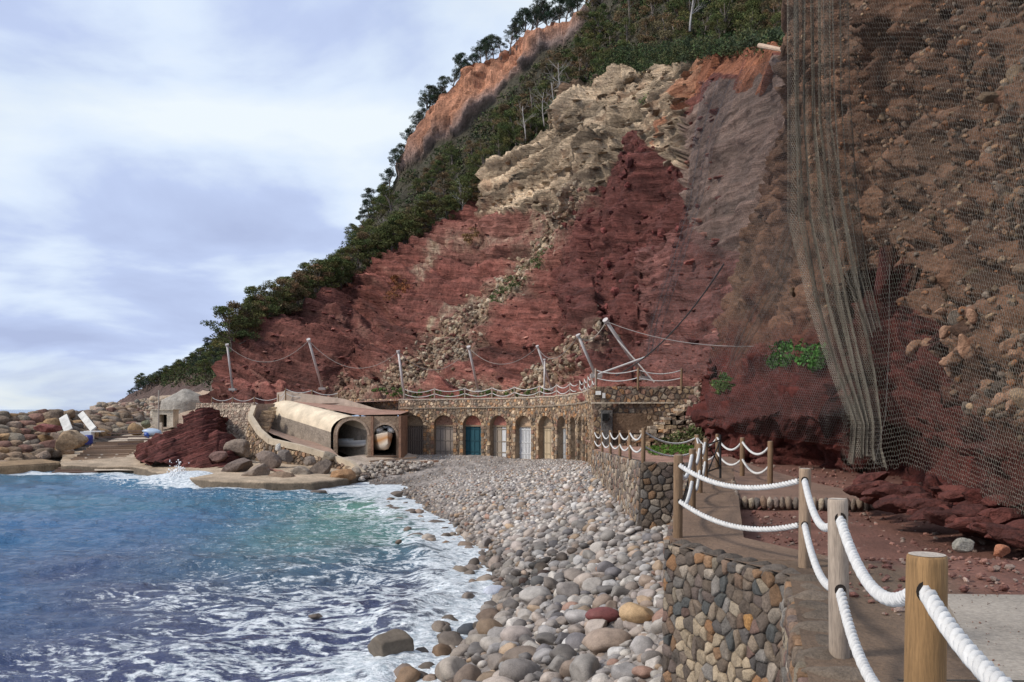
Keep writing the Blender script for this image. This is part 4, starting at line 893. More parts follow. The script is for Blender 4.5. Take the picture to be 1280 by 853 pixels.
# rubble slope to the right of the steps
def rubble(name, label, region, n, dfun, s0, s1, pal, m=M_fstone, sub=1, ang=.6, **k):
    q = []; 
    xs_ = [p[0] for p in region]; ys_ = [p[1] for p in region]
    while len(q) < n:
        px, py = random.uniform(min(xs_), max(xs_)), random.uniform(min(ys_), max(ys_))
        if inpoly(np.array(px), np.array(py), region): q.append(W(px, py, dfun(px, py)))
    pal = np.array(pal); c = pal[rng.integers(len(pal), size=n)]*rng.uniform(.7, 1.2, (n, 1)); s = s0+(s1-s0)*rng.random(n)**3
    return scatter_rocks(name, q, s, c, sub, m, .7, ang, kind='stuff', label=label, **k)
rubble('rubble', 'fallen rubble beside the steps of the terrace wall', [(872, 478), (908, 478), (890, 555), (850, 552)], 260, lambda px, py: float(np.interp(py, [478, 555], [50.5, 44])), .08, .3, [(.32, .2, .15), (.38, .3, .22), (.25, .14, .11)])
# upper terrace ground
V = [(-34, 99), (-27, 88), (-16, 86.5), (-12, 85)]+[tuple(b) for b in bounds[1:]]+[(4.8, 51.2), (11.6, 50.4), (14, 58), (9, 74), (2, 96), (-10, 104)]
zt_ = [2.3, 1.9, 2.3, 2.45]+ZT+[2.9, 2.9, 2.9, 2.8, 2.6, 2.5]
V = V[1:-4]; zt_ = zt_[1:-4]; mb = MB(); nV = len(V)
bk = [(x-2+14*min(1, max(0, (x+12)/17)), y+9-4*min(1, max(0, (x+12)/17))) for x, y in V]
mb.add([(x, y, z-.03) for (x, y), z in zip(V, zt_)]+[(x, y, z+.25) for (x, y), z in zip(bk, zt_)], [(i, i+1, nV+i+1, nV+i) for i in range(nV-1)], (.33, .19, .15)); mb.build('terrace_ground', M_dirt, kind='structure', label='reddish earth of the upper terrace')
up = []
for px, d in [(505, 85.2), (543, 84.5), (581, 83.5), (615, 82), (643, 80.5), (675, 78), (696, 76), (713, 73), (725, 69.5), (731, 66.5), (735.6, 62), (741, 57), (745.5, 51.2)]:
    up.append(((px-640)/F*d, d+.2, float(np.interp(d, [51, 70, 85], [2.99, 2.88, 2.62])), 1.05 if d > 52 else 1.0))
fence('rope fence along the top of the curved arcade', up, rr=.035, sag=.3, pr=.07, strands=False, n=8, col=(.40, .30, .24))
fence('rope fence on top of the high terrace wall', [up[-1], (7.25, 50.6, 2.98, 1.0), (9.7, 50.4, 2.95, 1.0)], rr=.03, sag=.2, pr=.07, strands=False, n=8)
fence('short rope fence above the barrel roofed boathouse', [((p-640)/F*88, 88, z) for p, z in ((348, 2.1), (357, 2.75), (390, 2.6), (423, 2.35))], rr=.035, sag=.3, pr=.07, strands=False, n=8)
fence('rope fence at the far left end of the upper terrace', [((p-640)/F*95, 95, 1.85) for p in (265, 291, 318, 348)], rr=.035, sag=.35, pr=.07, ph=1.15, strands=False, n=8)

# ------------------------------------------------------------ rockfall barrier posts
def rf_post(b, tp, r, label, col=(.50, .46, .44)):
    p, q = W(*b), W(*tp); root = empty('barrier_post', p, label=label, cat='post', group='leaning steel posts of the rockfall barrier')
    MB().tube([p-(q-p)*.05, q], [r, r*.85], col, 10).build('pole', M_metal, root, smooth=True)
    MB().tube([q-(q-p)*.01, q+(q-p)*.03], r*1.5, col, 10).build('cap', M_metal, root)
    MB().box(p, (.7, .7, .25), (.33, .3, .28)).build('foot_block', M_conc, root); return q
tops = []
for b, tp, r, l in [((291, 487, 96), (284, 432, 94), .13, 'leftmost leaning barrier post in front of the pines'), ((403, 486, 95), (386, 426, 91), .14, 'leaning barrier post above the barrel roof'), ((506, 500, 88), (498, 440, 87), .13, 'leaning barrier post at the first arch'), ((598, 489, 90), (586, 435, 87), .14, 'leaning barrier post above the third and fourth arches'),
                    ((690, 487, 82), (672, 434, 80), .10, 'thinner barrier post leaning beside an upright one'), ((745, 470, 54), (723, 420, 53), .10, 'short barrier post at the corner of the high wall'), ((806, 473, 56), (758, 402, 53), .12, 'longest barrier post leaning far left over the high wall')]:
    tops.append(rf_post(b, tp, r, l))
rf_post((680, 498, 79), (681, 450, 79), .09, 'upright thin post beside the leaning one')
rt = empty('brace_pole', W(748, 468, 52), label='pale pole propped almost level across the barrier at the high wall', cat='pole'); MB().tube([W(748, 468, 52), W(806, 447, 52.5)], .06, (.62, .6, .57), 8).build('pole', M_metal, rt)
rt = empty('brace_pole', W(816, 478, 52), label='thin pole crossing behind the longest barrier post', cat='pole'); MB().tube([W(818, 478, 52), W(772, 425, 53)], .045, (.5, .46, .42), 8).build('pole', M_metal, rt)
def cable(a, b, sag, r, label, col=(.25, .22, .2)):
    MB().tube(catenary(a, b, sag, 14), r, col, 5).build('steel_cable', M_metal, label=label, cat='cable')
nm = ['between the two leftmost barrier posts', 'from the post over the barrel roof to the next', 'over the first arches', 'over the middle arches', 'from the thin post to the corner post', 'between the two posts on the high wall']
for i in range(6): cable(tops[i], tops[i+1], [2.0, 2.2, 2.0, 1.6, 1.2, .6][i], .025, 'thin sagging cable '+nm[i])
cable(tops[-1], W(1000, 430, 36), .6, .02, 'thin cable from the longest post to the netted cliff')
cable(W(770, 470, 54), W(905, 330, 44), .8, .04, 'dark stay cable rising to the right from the high wall', (.05, .05, .05))

# ------------------------------------------------------------ wire nets: real hexagonal wire
def hexnet(name, label, surf, un, vn, cell, wr, col, mask=None, jitter=.0):
    """surf(u,v) (arrays in metres of net) -> world points; honeycomb of wires"""
    dx, dy = cell, cell*.9; ni, nj = int(un/dx), int(vn/dy)
    I, J = np.meshgrid(np.arange(ni), np.arange(nj), indexing='ij'); off = (J % 2)*.5
    cxx, cyy = (I+off)*dx, J*dy
    # each cell owns: a top vertex pair -> edges in three directions
    a = np.stack([cxx, cyy+dy*.22], -1); b = np.stack([cxx, cyy+dy*.78-dy*.0], -1)          # vertical twisted edge
    up_l = np.stack([cxx-dx*.5, cyy+dy*1.22], -1); up_r = np.stack([cxx+dx*.5, cyy+dy*1.22], -1)
    E = np.concatenate([np.stack([a, b], -2).reshape(-1, 2, 2), np.stack([b, up_l], -2).reshape(-1, 2, 2), np.stack([b, up_r], -2).reshape(-1, 2, 2)])
    if jitter: E = E+np.stack([fbm(np.concatenate([E, 0*E[..., :1]], -1), cell*1.1, 2, 5), fbm(np.concatenate([E, 0*E[..., :1]], -1), cell*1.1, 2, 6)], -1)*jitter*cell
    E = E[(E[..., 0].min(1) > 0) & (E[..., 0].max(1) < un) & (E[..., 1].max(1) < vn)]
    Q = surf(E[..., 0], E[..., 1]); 
    if mask is not None: k = mask(E[..., 0].mean(1), E[..., 1].mean(1), Q.mean(1)); Q = Q[k]
    A, B = Q[:, 0], Q[:, 1]; T = B-A; T /= np.linalg.norm(T, axis=1)[:, None]+1e-9
    s1 = np.cross(T, np.array([.3, -.9, .2])); s1 /= np.linalg.norm(s1, axis=1)[:, None]+1e-9; s2 = np.cross(T, s1)
    V = []
    for P0 in (A, B):
        for k in range(3): an = k*2.0944; V.append(P0+(s1*math.cos(an)+s2*math.sin(an))*wr)
    V = np.stack(V, 1); n = len(V); f = np.array([(0, 1, 4, 3), (1, 2, 5, 4)]); Fa = (f[None]+np.arange(n)[:, None, None]*6).reshape(-1, 4)
    c = np.array(col)*(.75+.5*rng.random((n, 1, 1)))*np.ones((n, 6, 3))
    return npmesh(name, V.reshape(-1, 3), Fa, M_wire, c.reshape(-1, 3), smooth=False, origin=V.reshape(-1, 3).mean(0), label=label, cat='net', group='wire rockfall nets on the cliff')
NB = [(1040, 590), (1058, 592), (1090, 592), (1130, 584), (1200, 612), (1280, 648), (1340, 672)]       # lower hem of the near net
def net_near(u, v):
    # u 0..1 across (left to right), v 0..1 down
    s = np.clip(u/NW, 0, 1); q = np.clip(v/NH, 0, 1)
    px = 1052+s*(1338-1052); yb = interp(px, NB); py = -60+(yb+60)*q**.96
    d = D_depth(D_t(px, np.minimum(py, 560)), np.minimum(py, 560))
    d = d*.935-.62-.6*sstep(360, 560, py)*sstep(1200, 1100, px)
    d = d+.10*np.sin(px*.11+py*.01)+.05*np.sin(px*.31+1.5*np.sin(py*.015))-.25*np.exp(-((px-1150-(py-300)*.25)/10)**2)
    px = px+6*np.sin(py*.012)*(1-s)*s*4; d = d+.12*fbm(np.stack([px*.05, py*.004, 0*px], -1), 1, 3, 3)
    return np.stack([(px-640)/F*d, d, EYE+(HZ-py)/F*d], -1)
NW, NH = 11.5, 12.5
hexnet('rockfall_net', 'large hexagonal wire net hanging over the near cliff at the right', net_near, NW, NH, .125, .0031, (.19, .17, .14), jitter=.25)
NW2, NH2 = 17, 14
def net_bulge(u, v):
    s = u/6.5; q = v/8.5; px = 884+s*(1062-884)-12*(1-q); top = 250; yb = interp(px, [(870, 528), (925, 542), (1050, 558), (1080, 562)])
    px = px+(1-s)*(1-q)*20; py = top+(yb-top)*q
    t = D_t(px, py); d = D_depth(np.clip(t, 0, 1), py)*.965-.55; d = d+.5*fbm(np.stack([px*.04+py*.01, py*.006, 0*px], -1), 1, 4, 3)+.15*np.sin(px*.3+py*.05)
    return np.stack([(px-640)/F*d, d, EYE+(HZ-py)/F*d], -1)
hexnet('rockfall_net', 'fine wire net drawn over the dark bulging bank in the middle', net_bulge, 6.5, 8.5, .10, .0042, (.15, .13, .12), jitter=.2)
def net_up(u, v):
    s = u/9; q = v/20; px = 850+s*(990-850)+(1-q)*25*(1-s)-(q)*30*(1-s); top = interp(px, [(850, 150), (900, 95), (990, 66)]); py = top+(470-top)*q
    d = np.minimum(C_depth(px, py), D_depth(np.clip(D_t(px, py), 0, 1), py)+8*sstep(0, -.15, D_t(px, py)))*.965-.9; d = d+1.0*fbm(np.stack([px*.05+py*.01, py*.006, 0*px], -1), 1, 4, 5)+.2*np.sin(px*.43)
    return np.stack([(px-640)/F*d, d, EYE+(HZ-py)/F*d], -1)
hexnet('rockfall_net', 'grey wire net covering the upper brown slope left of the hanging folds', net_up, 9, 20, .14, .006, (.15, .13, .125), jitter=.2, mask=lambda u, v, q: rng.random(len(q)) > .75*sstep(250, 420, HZ-(q[:, 2]-EYE)*F/q[:, 1]))
def strip(label, line, wd, folds, d_off, cell=.12, wr=.006, col=(.30, .28, .26), stretch=3.2, depth_amp=.35):
    """bunched hanging net: line of (px, py, halfwidth_px, d)"""
    ln = np.array(line, float); seg = np.linalg.norm(np.diff(np.stack([W(a, b, d) for a, b, _, d in line]), axis=0), axis=1); S = np.concatenate([[0], np.cumsum(seg)]); L_ = S[-1]
    mw = np.mean([2*h*d/F for _, _, h, d in line])*stretch
    def surf(u, v):
        s = u/mw*2-1; px0, py0, hw, d = (np.interp(v, S, ln[:, k]) for k in range(4))
        w_ = s+.16*np.sin(s*folds*3.1+v*.12)+.22*fbm(np.stack([s*2.2, v*.09, 0*s], -1), 1, 3, int(mw*10)); px = px0+w_*hw; py = py0+0*px
        d = d+depth_amp*1.6*fbm(np.stack([s*folds*.9, v*.12, 0*s], -1), 1, 3, int(mw*7))+.10*np.sin(s*folds*7.3+v*.3+3*fbm(np.stack([s, v*.2, 0*s], -1), 1, 2, 3))
        return np.stack([(px-640)/F*d, d, EYE+(HZ-py)/F*d], -1)
    hexnet('hanging_net', label, surf, mw, L_, cell, wr, col, mask=lambda u, v, q: v < L_-.15-1.1*np.clip(fbm(np.stack([u*.5, 0*u, 0*u], -1), 1, 3, 2)+.45, 0, 1))
strip('broad bundle of bunched grey netting hanging at the edge of the near cliff', [(1010, -40, 24, 31), (1012, 150, 24, 30), (1022, 270, 32, 28.5), (1044, 380, 32, 26.5), (1068, 470, 26, 23.5), (1084, 530, 18, 21.4), (1083, 560, 19, 20.5), (1086, 600, 27, 19.3)], 1, 5, 0, cell=.105, wr=.0075, col=(.26, .23, .185), stretch=6.5)
strip('second bundle of netting just right of the broad one at the top', [(1044, -40, 15, 27.5), (1047, 120, 15, 27), (1056, 240, 16, 26.5), (1072, 340, 14, 25.3), (1100, 440, 9, 22.5)], 1, 3, 0, cell=.1, stretch=4.5, col=(.19, .17, .14))
strip('fold of netting sweeping down to the left from the hanging bundle', [(998, 150, 8, 31), (1000, 260, 9, 31), (975, 340, 14, 31.5), (938, 410, 12, 34), (918, 450, 6, 36), (912, 480, 10, 36)], 1, 3, 0, cell=.1, wr=.005, stretch=3.0, col=(.20, .18, .155))
strip('pale fold of netting on the slope above the stay cable', [(905, 100, 22, 58), (880, 180, 12, 54), (868, 250, 10, 51), (845, 330, 9, 51), (822, 400, 10, 52), (812, 460, 8, 51)], 1, 3, 0, cell=.16, wr=.008, stretch=2.6, col=(.20, .185, .19), depth_amp=.5)
for pts_, lb in (([(1112, 330, 18.2), (1111, 440, 17.2), (1107, 520, 16.3), (1092, 586, 15.9)], 'wire seam down the dark red hollow'),):
    MB().tube([W(*p_) for p_ in pts_], .005, (.12, .105, .09), 5).build('net_cable', M_metal, label=lb, cat='cable')
def barrier_net(u, v): s = u/5.; q = v/3.2; A, B = W(722, 424, 53.3), W(765, 408, 53.6); C, D = W(748, 470, 54), W(812, 476, 56); s = s[..., None]; q = q[..., None]; return (A*(1-s)+B*s)*(1-q)+(C*(1-s)+D*s)*q
hexnet('rockfall_net', 'small square of sagging net stretched between the two posts on the high wall', barrier_net, 5, 3.2, .2, .009, (.16, .13, .12))

# ------------------------------------------------------------ trees
def leaf_cloud(centres, radii, per, size, cols, seed, flat=.6):
    r = np.random.default_rng(seed); V = []; C = []
    for c, rad, col in zip(centres, radii, cols):
        p = r.normal(size=(per, 3)); p /= np.linalg.norm(p, axis=1)[:, None]; p = p*rad*r.uniform(.45, 1, (per, 1)); p[:, 2] *= flat; p = p+c
        d1 = r.normal(size=(per, 3)); d1 /= np.linalg.norm(d1, axis=1)[:, None]; d2 = np.cross(d1, r.normal(size=(per, 3))); d2 /= np.linalg.norm(d2, axis=1)[:, None]+1e-9
        s = size*r.uniform(.6, 1.4, (per, 1)); t = np.stack([p+d1*s, p-d1*s*.6+d2*s*.45, p-d1*s*.6-d2*s*.45], 1); V.append(t)
        C.append(np.array(col)*r.uniform(.65, 1.35, (per, 1, 1))*np.ones((per, 3, 3)))
    V = np.concatenate(V).reshape(-1, 3); C = np.concatenate(C).reshape(-1, 3); return V, np.arange(len(V)).reshape(-1, 3), C
def tree_proto(kind, seed):
    r = np.random.default_rng(seed); H = 1.0; mb = MB()
    bark = (.16, .13, .11)
    if kind == 'umbrella': nc, base = 20, .5
    elif kind == 'bushy': nc, base = 30, .15
    else: nc, base = 26, .08
    lean = r.normal(0, .12, 2); trunk = [np.array([lean[0]*t*t, lean[1]*t*t, t*H*.85]) for t in np.linspace(-.08, 1, 6)]
    mb.tube(trunk, [.035, .03, .026, .02, .014, .008], bark, 6)
    cen, rad, col = [], [], []
    g = {'umbrella': np.array((.044, .062, .038)), 'bushy': np.array((.088, .102, .036)), 'brown': np.array((.135, .105, .055))}[kind]
    for i in range(nc):
        a = r.uniform(0, 6.28); h = base+(1-base)*r.random(); w = (.42 if kind != 'umbrella' else .36)*math.sin(math.pi*min(.97, (h-base)/(1-base)*.75+.25))**.7*r.uniform(.3, 1)
        c = np.array([math.cos(a)*w+lean[0]*h*h, math.sin(a)*w+lean[1]*h*h, h]); cen.append(c); rad.append(r.uniform(.09, .17)); col.append(g*r.uniform(.6, 1.5)*np.array([r.uniform(.8, 1.3), 1, 1]))
        if i % 2 == 0: mb.tube([trunk[min(5, int(h*4.2))], (trunk[min(5, int(h*4.2))]+c)/2+np.array([0, 0, -.02]), c], [.012, .009, .004], bark, 4, cap=False)
    V, Fs, C = leaf_cloud(cen, rad, 150, .0205, col, seed)
    cr = npmesh('crown', V, Fs, M_leaf, C, smooth=False); tr = mb.build('trunk', M_bark, smooth=True)
    mc, mt = cr.data, tr.data; bpy.data.objects.remove(cr); bpy.data.objects.remove(tr); return mc, mt
protos = {k: [tree_proto(k, s+i*13) for i in range(4)] for k, s in (('umbrella', 100), ('bushy', 200), ('brown', 300))}
TL = {'umbrella': ('pine_tree', 'tree'), 'bushy': ('pine_tree', 'tree'), 'brown': ('shrub', 'shrub')}
def put_tree(kind, p, h, label, group, wx=1.):
    mc, mt = random.choice(protos[kind]); e = empty(TL[kind][0], p, label=label, cat=TL[kind][1], group=group)
    e.rotation_euler[2] = random.uniform(0, 6.28)
    for nm_, me in (('crown', mc), ('trunk', mt)):
        o = bpy.data.objects.new(nm_, me); COL.objects.link(o); o.parent = e; o.scale = (h*wx, h*wx, h)
def bpt(px, py): return W(px, py, float(B_depth(np.array(px, float), np.array(py, float))))
# pines standing out on the skyline
for px in [440, 452, 462, 470, 480, 488, 497, 505, 512, 519, 525, 531, 537, 545, 551, 558, 566, 575, 583, 592, 601, 610, 618, 628, 636, 645, 655, 664, 672, 683, 690, 698, 706, 715, 722, 731, 738]:
    px += random.uniform(-2, 2); big = px > 640
    put_tree('umbrella', bpt(px, float(interp(px, B_top))+5), random.uniform(5.5, 8.5)*(1.25 if big else 1), 'dark %s pine on the skyline, %s' % ('stemmed', ['below the left foot of the orange cliff', 'at the left foot of the orange cliff', 'over the lower part of the orange cliff', 'over the middle of the orange cliff', 'over the upper part of the orange cliff', 'just left of the hill top', 'at the very top of the hill'][int(np.clip((px-440)/43, 0, 6))]), 'pines along the skyline', 1.0)
for px in np.linspace(162, 300, 32):
    put_tree('umbrella', bpt(px+random.uniform(-2, 2), float(interp(px, B_top))+random.uniform(2, 5)), random.uniform(2.5, 4.6), 'small dark pine on the skyline of the far left headland', 'pines on the far headland skyline', 1.2)
def where(px, py):
    H_ = ['behind the leftmost barrier post', 'left of the barrel roof', 'above the barrel roof', 'above the two tunnel mouths', 'above the left end of the arcade', 'left of the orange cliff foot', 'below the left part of the orange cliff', 'below the middle of the orange cliff', 'below the right part of the orange cliff', 'left of the tall bare tree', 'over the left end of the cream ledge', 'over the middle of the cream ledge', 'over the creeping plants', 'beside the pale bare tree at the top', 'against the netted cliff']
    i = int(np.clip((px-285)/47, 0, 14)); yt, yc = float(interp(px, B_top)), float(interp(px, C_top)); t = (py-max(yt, 0))/max(1, yc-max(yt, 0))
    return H_[i]+(', highest up' if t < .33 else ', half way up' if t < .66 else ', lowest')
n_t = 0
while n_t < 190:
    px = random.uniform(285, 990); yt = float(interp(px, B_top)); yc = float(interp(px, C_top)); yf = float(interp(px, B_foot)) if 490 < px < 745 else yt
    lo = yc+6; hi = max(yf+(34 if 490 < px < 735 else 10), -18)
    if lo < hi: continue
    if px > 740 and random.random() < .1: pass
    py = random.uniform(hi, lo)
    k = random.random(); kind = 'brown' if (k < .25) else 'bushy'
    d = float(B_depth(np.array(px), np.array(py)))
    if 500 < px < 560 and 235 < py < 285 and random.random() < .8: continue
    h = random.uniform(4.2, 7.6)*(d/190)**.5*(.75 if 490 < px < 735 and py < yf+55 else 1)
    lab = {'bushy': ('tall' if h > 7.4 else 'mid sized' if h > 6 else 'small')+' green pine ', 'brown': 'brownish dry shrub '}[kind]+where(px, py)
    put_tree(kind, W(px, py, d-1), h, lab, 'trees and shrubs on the wooded slope', random.uniform(.9, 1.3)); n_t += 1
n_t = 0
while n_t < 60:
    px = random.uniform(170, 300); py = random.uniform(float(interp(px, B_top))+4, min(470+(280-px)*.08, 480))
    put_tree('bushy' if random.random() < .75 else 'umbrella', bpt(px, py), random.uniform(3, 5), 'dark green tree on the far headland, '+['at its left tip', 'behind the gravel mound', 'right of the gravel mound', 'next to the leftmost barrier post'][int(np.clip((px-170)/33, 0, 3))]+(', near the skyline' if py < float(interp(px, B_top))+18 else ', low on the slope'), 'trees on the far headland', 1.3); n_t += 1
for px in list(np.linspace(288, 606, 44)):
    px += random.uniform(-4, 4); yt_ = float(interp(px, C_top)); dd2 = float(interp(px, C_dt))
    h = random.uniform(3.6, 6.6); k = 'brown' if random.random() < .3 else 'bushy'
    put_tree(k, W(px, yt_+2, dd2+1.5), h, ('%s ' % ('low brown shrub' if k == 'brown' else 'low pine' if h < 4.4 else 'taller pine'))+'rooted right on the upper rim of the red rock, '+where(px, yt_).split(',')[0].replace('behind', 'near'), 'trees on the rim of the red rock', random.uniform(1.0, 1.4))
# undergrowth that reads as one mass
def undergrowth():
    cen, rad, col = [], [], []
    for _ in range(2600):
        px = random.uniform(180, 995); yt = float(interp(px, B_top)); yc = float(interp(px, C_top)) if px > 262 else 476
        yf = float(interp(px, B_foot))+2 if 495 < px < 745 else yt
        if yc < yf+2: continue
        py = random.uniform(max(yf+(6 if 495 < px < 745 else 0), -20), yc+8); d = float(B_depth(np.array(px), np.array(py)))
        cen.append(W(px, py, d)+np.array([0, 0, .5])); rad.append(random.uniform(.8, 2.0)*d/190)
        col.append(np.array(random.choice([(.05, .075, .025), (.045, .06, .03), (.09, .08, .045), (.085, .10, .035), (.11, .085, .05)]))*random.uniform(.7, 1.3))
    V, Fs, C = leaf_cloud(cen, rad, 34, .38, col, 5); npmesh('undergrowth', V, Fs, M_leaf, C, smooth=False, kind='stuff', label='low scrub covering the wooded slopes')
undergrowth()
def clump(name, label, region, n, dfun, rad, size, cols, cat=None, per=40, kind='stuff', zoff=.1):
    cen, rr_, cc = [], [], []; xs_ = [p[0] for p in region]; ys_ = [p[1] for p in region]
    while len(cen) < n:
        px, py = random.uniform(min(xs_), max(xs_)), random.uniform(min(ys_), max(ys_))
        if inpoly(np.array(px), np.array(py), region): cen.append(W(px, py, dfun(px, py))+np.array([0, 0, zoff])); rr_.append(rad*random.uniform(.6, 1.3)); cc.append(np.array(random.choice(cols))*random.uniform(.7, 1.3))
    V, Fs, C = leaf_cloud(cen, rr_, per, size, cc, n); return npmesh(name, V, Fs, M_leaf, C, smooth=False, kind=kind, label=label, cat=cat)
GR = [(.07, .13, .03), (.05, .10, .025), (.10, .15, .04)]
cd = lambda px, py: float(C_depth(np.array(px), np.array(py)))-1.2
clump('ground_cover', 'green creeping plants along the top edge of the cream ledge', [(735, 118), (770, 60), (990, 42), (990, 60), (870, 72), (800, 92)], 330, lambda px, py: cd(px, max(py, float(interp(px, C_top))))+1, .9, .16, [(.05, .075, .028), (.045, .06, .03), (.08, .085, .035)], per=55)
clump('grass', 'bright green grass patch on the lower terrace behind the rope', [(806, 561), (835, 555), (868, 558), (866, 567), (815, 569)], 130, lambda px, py: 2.0*F/(py-HZ), .14, .05, [(.12, .22, .04), (.09, .17, .03)], per=40, zoff=.03)
dd_ = lambda px, py: float(D_depth(D_t(np.array(px), np.array(py)), np.array(py)))-.75
clump('creeper', 'green plants growing through the net on the dark bank', [(957, 462), (975, 432), (1010, 428), (1030, 438), (1025, 468), (1000, 455)], 75, dd_, .3, .07, [(.07, .16, .04), (.05, .11, .03)], per=50)
clump('creeper', 'dull green plants at the lower left of the netted bank', [(890, 478), (905, 470), (915, 485), (895, 500)], 24, dd_, .28, .07, GR, per=40)
clump('ground_cover', 'green plants in the scree gully of the red hillside', [(600, 385), (640, 342), (690, 300), (700, 310), (650, 358), (612, 392)], 46, cd, .5, .13, [(.10, .13, .05), (.08, .11, .04)], per=40)
clump('ground_cover', 'green tuft on the cream ledge', [(790, 128), (815, 114), (828, 122), (805, 130)], 16, cd, .7, .14, GR, per=60)
clump('dry_scrub', 'reddish dry scrub on the slope', [(478, 375), (495, 338), (512, 350), (505, 378)], 26, cd, .6, .15, [(.26, .10, .04), (.2, .09, .04)], per=50)
clump('dry_scrub', 'dry golden scrub on the steep red slope below the trees', [(575, 300), (590, 282), (600, 290), (585, 308)], 16, cd, .6, .15, [(.2, .12, .05)], per=50)
clump('dry_scrub', 'round ochre bush beside the scree gully', [(572, 396), (590, 394), (588, 410), (574, 410)], 10, cd, .5, .14, [(.22, .13, .03)], per=50)
clump('ground_cover', 'green weeds at the cliff foot behind the terrace fence', [(455, 488), (480, 486), (560, 492), (680, 488), (690, 496), (480, 498)], 60, lambda px, py: 88., .3, .12, GR, per=30)
clump('ground_cover', 'weeds growing on the rubble by the steps', [(815, 556), (850, 540), (884, 520), (880, 548), (840, 558)], 45, lambda px, py: float(np.interp(py, [478, 555], [50, 43.5])), .25, .08, [(.09, .11, .04), (.14, .13, .06)], per=30)
def dead_tree(px, py, d, h, label, seed, col=(.34, .31, .28)):
    r = np.random.default_rng(seed); root = empty('bare_tree', W(px, py, d), label=label, cat='tree'); p0 = W(px, py, d); mb = MB()
    tr = [p0+np.array([.05*h*math.sin(3*t+seed), 0, h*t]) for t in np.linspace(-.05, 1, 7)]; MB().tube(tr, [h*.022*(1-.75*t) for t in np.linspace(0, 1, 7)], col, 7).build('trunk', M_bark, root, smooth=True)
    def br(p, dr, L_, rad, lv):
        q = p+dr*L_; m_ = (p+q)/2+r.normal(0, L_*.07, 3); mb.tube([p, m_, q], [rad*.6, rad*.45, rad*.25], col, 4, cap=False)
        if lv: 
            for _ in range(3): d2 = dr+r.normal(0, .5, 3); d2 /= np.linalg.norm(d2); br(q if r.random() < .6 else m_, d2, L_*.6, rad*.5, lv-1)
    for i in range(9): a = r.uniform(0, 6.28); dr = np.array([math.cos(a)*.8, math.sin(a)*.4, r.uniform(.4, 1)]); br(tr[2+i % 4], dr/np.linalg.norm(dr), h*r.uniform(.18, .34), h*.009, 2)
    mb.build('branches', M_bark, root)
dead_tree(691, 158, 133, 6.6, 'tall bare tree with pale trunk left of the cream ledge', 1); dead_tree(700, 126, 128, 5.5, 'slim bare tree behind the tall one, higher up', 2); dead_tree(680, 156, 136, 5, 'leaning bare tree beside the tall pale one', 3)
dead_tree(580, 268, 150, 5, 'small white bare tree at the edge of the red slope', 4, (.6, .57, .52)); dead_tree(865, 36, 112, 6, 'pale bare tree at the top near the summit scrub', 5); dead_tree(478, 318, 148, 6, 'bare grey bush hanging at the head of the red slope', 6, (.3, .26, .24)); dead_tree(655, 172, 140, 5, 'bare tree left of the cream strata', 8, (.4, .36, .33))
lg = W(955, 60, 58); MB().tube([W(949, 57, 60), W(985, 64, 57)], [.16, .12], (.45, .33, .24), 8).build('fallen_log', M_bark, label='pale fallen log on the cliff edge beside the net', cat='log')

